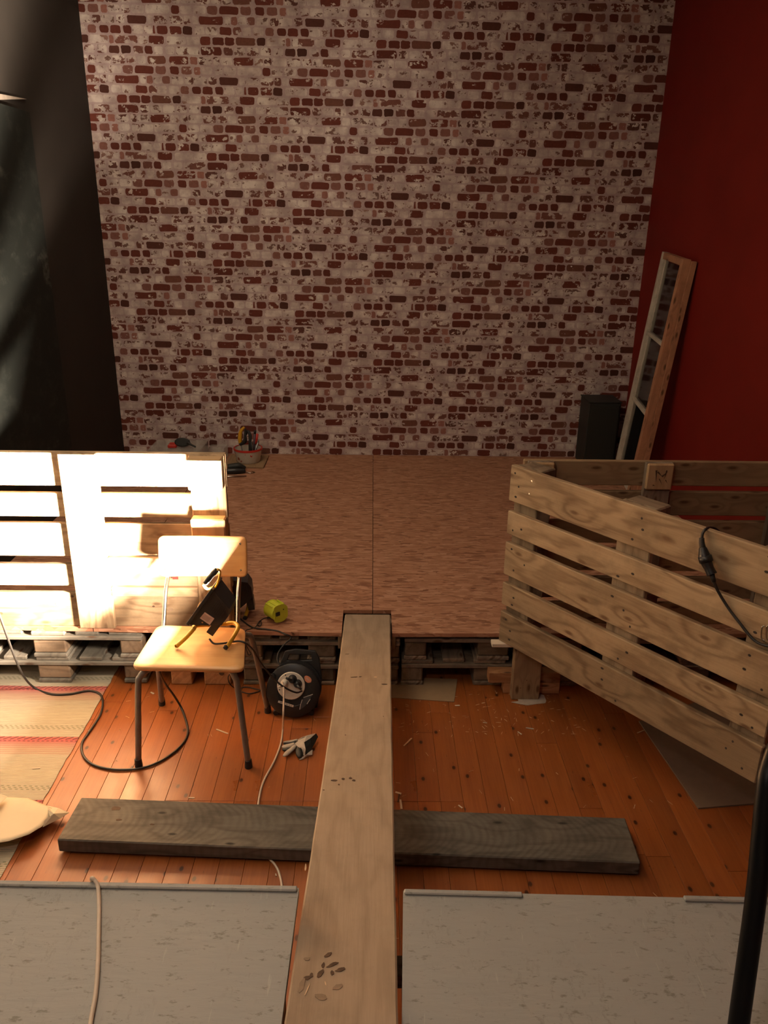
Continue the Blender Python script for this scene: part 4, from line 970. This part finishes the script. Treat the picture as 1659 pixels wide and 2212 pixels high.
tub(-1.60, -1.23, 5.50, 5.80, .12, 'flat clear plastic box by the wallpaper behind the railing', True)
tub(-1.21, -1.085, 5.62, 5.82, .085, 'small clear plastic tub with screws left of the tool tub', False)
r = root('tape_measure', (-1.40, 5.62, SZ+.127), 'black and red power tool lying on the clear box', 'tool')
m = frame((-1.37, 5.60, SZ+.127+.035), (0, -1, .3)); lathe('body', [(.045, -.02), (.055, -.012), (.055, .012), (.045, .02)], M['latex'], r, m @ Matrix.Scale(.6, 4, (0, 1, 0)), 24)
box('red_base', (-1.47, 5.56, SZ+.1285), (-1.41, 5.64, SZ+.151), M['redplastic'], r, .004)
tube('handle', [(-1.33, 5.585, SZ+.165), (-1.30, 5.575, SZ+.15), (-1.27, 5.565, SZ+.138)], [.012, .008, .007], M['rubber'], r, 8)
# ================================================================ RUG
def rug():
    q = NT('woven_rag_rug'); v = q.obj(); s = q.n('ShaderNodeSeparateXYZ'); q.put(s.inputs[0], v)
    x, y = s.outputs[0], s.outputs[1]
    yy = q.math('ADD', y, q.math('MULTIPLY', q.math('SUBTRACT', q.noise(q.map(v, (2, 1, 1)), 2, 2), .5), .02))
    per = .37
    u = q.math('FRACT', q.math('DIVIDE', q.math('SUBTRACT', 3.09+per*10, yy), per))   # 0 at the zigzag, growing towards the viewer
    cream = (.42, .37, .27)
    c = q.ramp(u, [(0, (.40, .10, .085)), (.075, (.43, .09, .085)), (.125, (.40, .20, .16)), (.20, (.42, .30, .21)), (.34, cream), (.62, (.45, .40, .28)), (.85, cream), (.985, (.42, .38, .28)), (.99, (.40, .36, .27))])
    fine = q.noise(q.map(v, (14, 260, 1)), 1.0, 3, .6)
    c = q.mix(q.range(fine, .35, .7, 0, .38), c, (.24, .17, .12))
    thin = q.math('GREATER_THAN', q.math('SINE', q.math('MULTIPLY', yy, 520.)), .55)
    band = q.math('MULTIPLY', q.math('GREATER_THAN', u, .09), q.math('LESS_THAN', u, .30))
    c = q.mix(q.math('MULTIPLY', q.math('MULTIPLY', thin, band), .45), c, (.30, .08, .06))
    tri = q.math('FRACT', q.math('MULTIPLY', x, 36.))
    zz = q.math('ABSOLUTE', q.math('SUBTRACT', q.math('MULTIPLY', u, per), q.math('SUBTRACT', .018, q.math('MULTIPLY', tri, .018))))
    c = q.mix(q.math('LESS_THAN', zz, .0032), c, (.12, .03, .03))
    dash = q.math('MULTIPLY', q.math('GREATER_THAN', q.math('SINE', q.math('MULTIPLY', x, 330.)), -.1), q.math('LESS_THAN', q.math('ABSOLUTE', q.math('SUBTRACT', u, .075)), .007))
    c = q.mix(dash, c, (.16, .05, .05))
    for uu in (.80, .825, .85):
        ds = q.math('MULTIPLY', q.math('GREATER_THAN', q.math('SINE', q.math('ADD', q.math('MULTIPLY', x, 300.), uu*400)), .0), q.math('LESS_THAN', q.math('ABSOLUTE', q.math('SUBTRACT', u, uu)), .0065))
        c = q.mix(q.math('MULTIPLY', ds, .8), c, (.16, .17, .10))
    q.bump(q.math('ADD', fine, q.math('SINE', q.math('MULTIPLY', y, 800.))), .4, .0015)
    m = q.fin(c, .95)
    V = []; Fc = []; rn = random.Random(4); xs = np.linspace(XL+.01, -1.174, 14); ys = np.linspace(1.45, 3.6, 60)
    for y in ys:
        for i, x in enumerate(xs):
            V.append((x+(rn.uniform(-.003, .003) if i == 13 else 0), y, .0038))
    nx = len(xs); ny = len(ys)
    for j in range(ny-1):
        for i in range(nx-1): a = j*nx+i; Fc.append((a, a+1, a+1+nx, a+nx))
    n0 = len(V); bd = [i for i in range(nx)] + [j*nx+nx-1 for j in range(1, ny)] + [(ny-1)*nx+i for i in range(nx-2, -1, -1)] + [j*nx for j in range(ny-2, 0, -1)]
    for i in bd: V.append((V[i][0], V[i][1], .0003))
    k = len(bd)
    for i in range(k): Fc.append((bd[(i+1) % k], bd[i], n0+i, n0+(i+1) % k))
    o = mk('rag_rug', V, Fc, m); tag(o, 'cream rag rug with red bands and zigzag rows on the floor at the left', 'rug')
rug()
# ================================================================ PAPERS AND CARDBOARD
def sheetobj(name, outline, label, cat, mat, t=.003, group=None, curl=None, lift=.0005):
    """outline: floor points (pixels) -> thin slab"""
    P = [onz(x, y, lift) for x, y in outline]; c = sum(P, Vector())/len(P); n = len(P)
    V = [(p.x-c.x, p.y-c.y, 0) for p in P] + [(p.x-c.x, p.y-c.y, t) for p in P]
    a = sum(P[i].x*P[(i+1) % n].y-P[(i+1) % n].x*P[i].y for i in range(n))
    if a < 0: P = P[::-1]; V = [(p.x-c.x, p.y-c.y, 0) for p in P] + [(p.x-c.x, p.y-c.y, t) for p in P]
    Fc = [tuple(range(n-1, -1, -1)), tuple(range(n, 2*n))] + [(i, (i+1) % n, n+(i+1) % n, n+i) for i in range(n)]
    o = mk(name, V, Fc, mat, None, False, Matrix.Translation((c.x, c.y, lift))); return tag(o, label, cat, group)
sheetobj('cardboard_piece', [(800, 1500), (838, 1507), (981, 1517), (988, 1468), (800, 1462)], 'flat brown cardboard piece on the floor at the foot of the dark pallets', 'cardboard', M['cardboard'])
sheetobj('hardboard_sheet', [(1380, 1560), (1508, 1748), (1700, 1732), (1720, 1560), (1560, 1500)], 'large dark brown board sheet on the floor below the angled pallet', 'board', M['card2'], .006)
sheetobj('paper_scrap', [(1104, 1517), (1120, 1515), (1117, 1507), (1133, 1499), (1158, 1498), (1175, 1502), (1180, 1514), (1178, 1519), (1160, 1521), (1140, 1524), (1122, 1521)], 'torn greyish paper scrap on the floor at the foot of the post', 'paper', M['scrap'], .0015)
def curled_paper():
    # disc-like sheet lifted at its near edge, folded tip at the right
    r = root('packing_paper', (-1.3, 2.25, 0), 'cream curled paper sheet with a crumpled tip on the rag rug', 'paper')
    out = [(-60, 1722), (15, 1722), (60, 1724), (102, 1741), (122, 1748), (110, 1763), (90, 1786), (62, 1803), (20, 1817), (-60, 1830)]
    hts = [.012, .016, .010, .012, .030, .035, .040, .048, .050, .05]
    P = [onz(x, y, h) for (x, y), h in zip(out, hts)]; c = sum(P, Vector())/len(P); c.z = .045
    V = [c]; Fc = []; N = 6; n = len(P)
    for k in range(1, N+1):
        t = k/N
        for p in P: q = c.lerp(p, t); q.z = c.z*(1-t*t)+p.z*t*t; V.append(q)
    for i in range(n): Fc.append((0, 1+i, 1+(i+1) % n))
    for k in range(N-1):
        for i in range(n): a = 1+k*n+i; b = 1+k*n+(i+1) % n; Fc.append((a, a+n, b+n, b))
    o = centered('sheet', V, Fc, M['paper'], r, True); md = o.modifiers.new('s', 'SOLIDIFY'); md.thickness = .001
    tip = [onz(102, 1741, .014), onz(126, 1746, .03), onz(149, 1756, .018), onz(130, 1768, .032), onz(92, 1787, .042), onz(96, 1772, .055), onz(108, 1765, .045), onz(104, 1750, .05)]
    cc = onz(116, 1758, .058); V = tip+[cc]; Fc = [(i, (i+1) % 8, 8) for i in range(8)]
    o = centered('crumpled_tip', V, Fc, M['paper'], r, False); md = o.modifiers.new('s', 'SOLIDIFY'); md.thickness = .001
    r = root('paper_corner', onz(0, 1722, 0), 'small cream paper corner lying on the sheet at the left edge', 'paper')
    P = [onz(-40, 1712, .062), onz(4, 1716, .064), onz(16, 1721, .060), onz(-5, 1741, .066), onz(-40, 1752, .066)]
    o = centered('sheet', P, [(0, 1, 2, 3, 4)], M['paper'], r); md = o.modifiers.new('s', 'SOLIDIFY'); md.thickness = .001
curled_paper()
# ================================================================ SPLINTERS
SPL = [((467, 1576), (493, 1585), .004, 'slat', 'pale flat splinter on the floor between the chair front legs'), ((873, 1612), (889, 1595), .004, 'split', 'tan wood splinter right of the ramp plank, middle of the floor'),
       ((864, 1728), (868, 1748), .0045, 'slat', 'pale wood stick on the floor beside the plank at the beam'), ((862, 1716), (860, 1733), .003, 'knot', 'thin dark stick beside the plank above the pale stick'), ((854, 1712), (867, 1715), .005, 'slat', 'white paint flake beside the plank'),
       ((990, 1740), (999, 1746), .003, 'slat', 'short pale splinter just behind the beam'), ((1118, 1581), (1127, 1587), .003, 'slat', 'small pale splinter in the middle of the dark floor, near one'), ((1136, 1573), (1153, 1575), .004, 'scrap', 'flat greyish flake in the middle of the dark floor'),
       ((1377, 1584), (1391, 1578), .003, 'split', 'splinter lying on the edge of the dark board sheet'), ((983, 1525), (993, 1524), .004, 'slat', 'white flake at the cardboard corner'), ((191, 1580), (199, 1573), .004, 'slat', 'pale splinter at the rug edge near the cable'), ((70, 1661), (87, 1659), .004, 'slat', 'pale splinter on the rug'),
       ((325, 1496), (333, 1499), .005, 'slat', 'pale flake behind the front left chair leg'), ((407, 1724), (420, 1724), .003, 'slat', 'short pale splinter at the back edge of the beam'), ((1043, 1561), (1052, 1562), .002, 'slat', 'thin pale splinter on the dark floor'), ((595, 1888), (597, 1893), .002, 'slat', 'tiny splinter beside the white cord near the deck')]
for a, b, w, mt, lb in SPL:
    z = .0045 if a[0] < 190 else .0006
    p, q = onz(*a, z), onz(*b, z); d = q-p; n = Vector((-d.y, d.x, 0)).normalized()*w; h = Vector((0, 0, .002))
    V = [p-n*.4, q-n, q+n*.7, p+n, p-n*.4+h, q-n+h, q+n*.7+h, p+n+h]
    o = centered('wood_splinter', V, [(3, 2, 1, 0), (4, 5, 6, 7), (0, 1, 5, 4), (1, 2, 6, 5), (2, 3, 7, 6), (3, 0, 4, 7)], M[mt]); tag(o, lb, 'splinter', 'splinters scattered on the floor')
rn = random.Random(9); V = []; Fc = []
for i in range(260):
    if i < 120: x = rn.uniform(.0, .9) ; y = rn.uniform(2.75, 3.08)
    else: x = rn.uniform(-1.1, 1.3); y = rn.uniform(1.45, 3.05)
    if abs(y-2.1) < .16: continue
    a = rn.uniform(0, PI); l = rn.uniform(.003, .012); w = rn.uniform(.0005, .0012)
    d = Vector((math.cos(a), math.sin(a), 0))*l; n = Vector((-math.sin(a), math.cos(a), 0))*w; p = Vector((x, y, .0004)); k = len(V)
    V += [p-d-n, p+d-n, p+d+n, p-d+n, p+Vector((0, 0, .0012))]; Fc += [(k+1, k, k+4), (k+2, k+1, k+4), (k+3, k+2, k+4), (k, k+3, k+4)]
tag(mk('sawdust', V, [tuple(reversed(f)) for f in Fc], M['split']), 'fine wood shavings scattered over the floorboards', 'shavings', kind='stuff')
# ================================================================ GLOVE
def glove():
    r = root('work_glove', onz(650, 1630, 0), 'crumpled grey and black work glove on the floor left of the plank', 'glove')
    def P(x, y, h): return onz(x, y, h)
    def g(px, py): return (590+px*.0663, 1560+py*.0663)
    def Q(px, py, h): return P(*g(px, py), h)
    tube('finger', [Q(330, 690, .012), Q(520, 670, .014), Q(760, 640, .022)], [.004, .009, .0095, .010, .011], M['latex'], r, 10, 5, flat=.8)
    tube('finger', [Q(330, 650, .020), Q(540, 630, .022), Q(800, 590, .028)], [.002, .0045, .005, .006], M['fabric'], r, 8, 5)
    tube('finger', [Q(290, 800, .012), Q(440, 790, .015), Q(700, 720, .024)], [.004, .0095, .011, .0105, .009], M['fabric'], r, 10, 5, flat=.7)
    tube('finger', [Q(300, 870, .007), Q(450, 880, .009), Q(690, 760, .018)], [.004, .009, .010, .0095, .009], M['latex'], r, 10, 5, flat=.7)
    tube('finger', [Q(340, 1110, .010), Q(480, 990, .013), Q(620, 870, .018), Q(740, 740, .024)], [.005, .011, .0115, .010, .009, .008], M['fabric'], r, 10, 5, flat=.6)
    tube('finger', [Q(880, 1160, .010), Q(860, 1020, .014), Q(840, 880, .022)], [.006, .013, .015, .0145, .014], M['latex'], r, 12, 5, flat=.8)
    # folded palm: a ridge sheet
    def patch(name, pts, mat, th=.0025):
        V = [Q(*p) for p in pts]; n = len(V); c = sum(V, Vector())/n; c.z += .006; V.append(c)
        o = centered(name, V, [(i, (i+1) % n, n) for i in range(n)], M[mat], r, False)
        m1 = o.modifiers.new('sub', 'SUBSURF'); m1.levels = 2; m1.render_levels = 2; m1.subdivision_type = 'SIMPLE'
        m2 = o.modifiers.new('s', 'SOLIDIFY'); m2.thickness = th; m2.offset = 0
    patch('cuff', [(760, 600, .026), (950, 490, .04), (1180, 420, .035), (1380, 370, .03), (1200, 540, .035), (1020, 650, .040)], 'fabric')
    patch('palm', [(1010, 650, .036), (1200, 540, .038), (1400, 370, .032), (1460, 480, .022), (1350, 700, .018), (1240, 900, .012), (1080, 1090, .006), (1040, 880, .022)], 'latex')
    patch('back', [(700, 700, .024), (860, 590, .034), (1010, 650, .042), (1060, 880, .032), (1030, 1090, .008), (960, 1080, .010), (980, 900, .026), (800, 800, .028)], 'fabric')
    patch('hem', [(840, 1230, .003), (980, 1130, .008), (1120, 1070, .010), (1280, 900, .014), (1270, 1060, .006), (1100, 1110, .004), (950, 1210, .003)], 'fabric')
    patch('cuff_inside', [(720, 820, .018), (840, 800, .024), (990, 900, .022), (960, 1100, .008), (870, 1180, .004), (780, 1060, .006), (770, 900, .010)], 'latex')
glove()
# ================================================================ BLACK BENT POLE beside the viewer
pp = [C_ for C_ in (CO+ray(1588, 2330)*1.35, CO+ray(1592, 2250)*1.35, CO+ray(1600, 2180)*1.35, CO+ray(1634, 1930)*1.35, CO+ray(1654, 1720)*1.36, CO+ray(1664, 1660)*1.37, CO+ray(1690, 1600)*1.38, CO+ray(1740, 1560)*1.40, CO+ray(1830, 1530)*1.45)]
foot = Vector((pp[0].x-.002, pp[0].y-.012, DZ+.002))
r = root('bent_pole', foot, 'glossy black bent metal pole rising from the right grey deck at the picture edge', 'pole')
tube('pole_tube', [foot]+pp[1:], .0172, M['pole'], r, 20)
tube('pole_foot', [foot+Vector((0, 0, .0)), foot+Vector((0, 0, .012))], .024, M['rubber'], r, 20, 1)
# knot on the rear railing
T.append(Matrix.Translation((.635, 3.175, SZ)))
rr_ = [o for o in bpy.data.objects if o.name.startswith('fence_pallet') and 'blackened' in o.get('label', '')][0]
for (x0, z0, x1, z1, w) in ((.553, .742, .558, .690, .004), (.597, .742, .590, .705, .003), (.560, .735, .580, .715, .004), (.580, .715, .600, .735, .004), (.57, .705, .585, .678, .002), (.597, .70, .606, .685, .002), (.546, .677, .556, .675, .003)):
    d = Vector((x1-x0, z1-z0)); n = Vector((-d.y, d.x)).normalized()*w
    prism('knot_mark', [(x0-n.x, z0-n.y), (x1, z1), (x0+n.x, z0+n.y)], .0008, M['knot'], rr_, frame((0, -.0755, 0), (0, -1, 0)) @ Matrix.Identity(4) if False else Matrix(((1, 0, 0, 0), (0, 0, -1, -.0184), (0, 1, 0, 0), (0, 0, 0, 1))))
T.pop()
# ================================================================ lamp fixture out of view, added to give the ceiling fill light a body
r = root('fill_lamp_fixture', (-.9, -.1, ZC), 'plain round ceiling lamp, unseen, added above the viewer for the fill light', 'lamp')
lathe('canopy', [(.06, -.03), (.05, -.002), (.0001, -.001)], M['whiteplastic'], r, Matrix.Translation((-.9, -.1, ZC)), 24)
tube('cord', [(-.9, -.1, ZC-.03), (-.9, -.1, ZC-.20)], .004, M['whitecable'], r, 8, 1)
lathe('shade', [(.05, -.20), (.20, -.30), (.21, -.33), (.205, -.33), (.195, -.305), (.045, -.205)], M['whiteplastic'], r, Matrix.Translation((-.9, -.1, ZC)), 32)
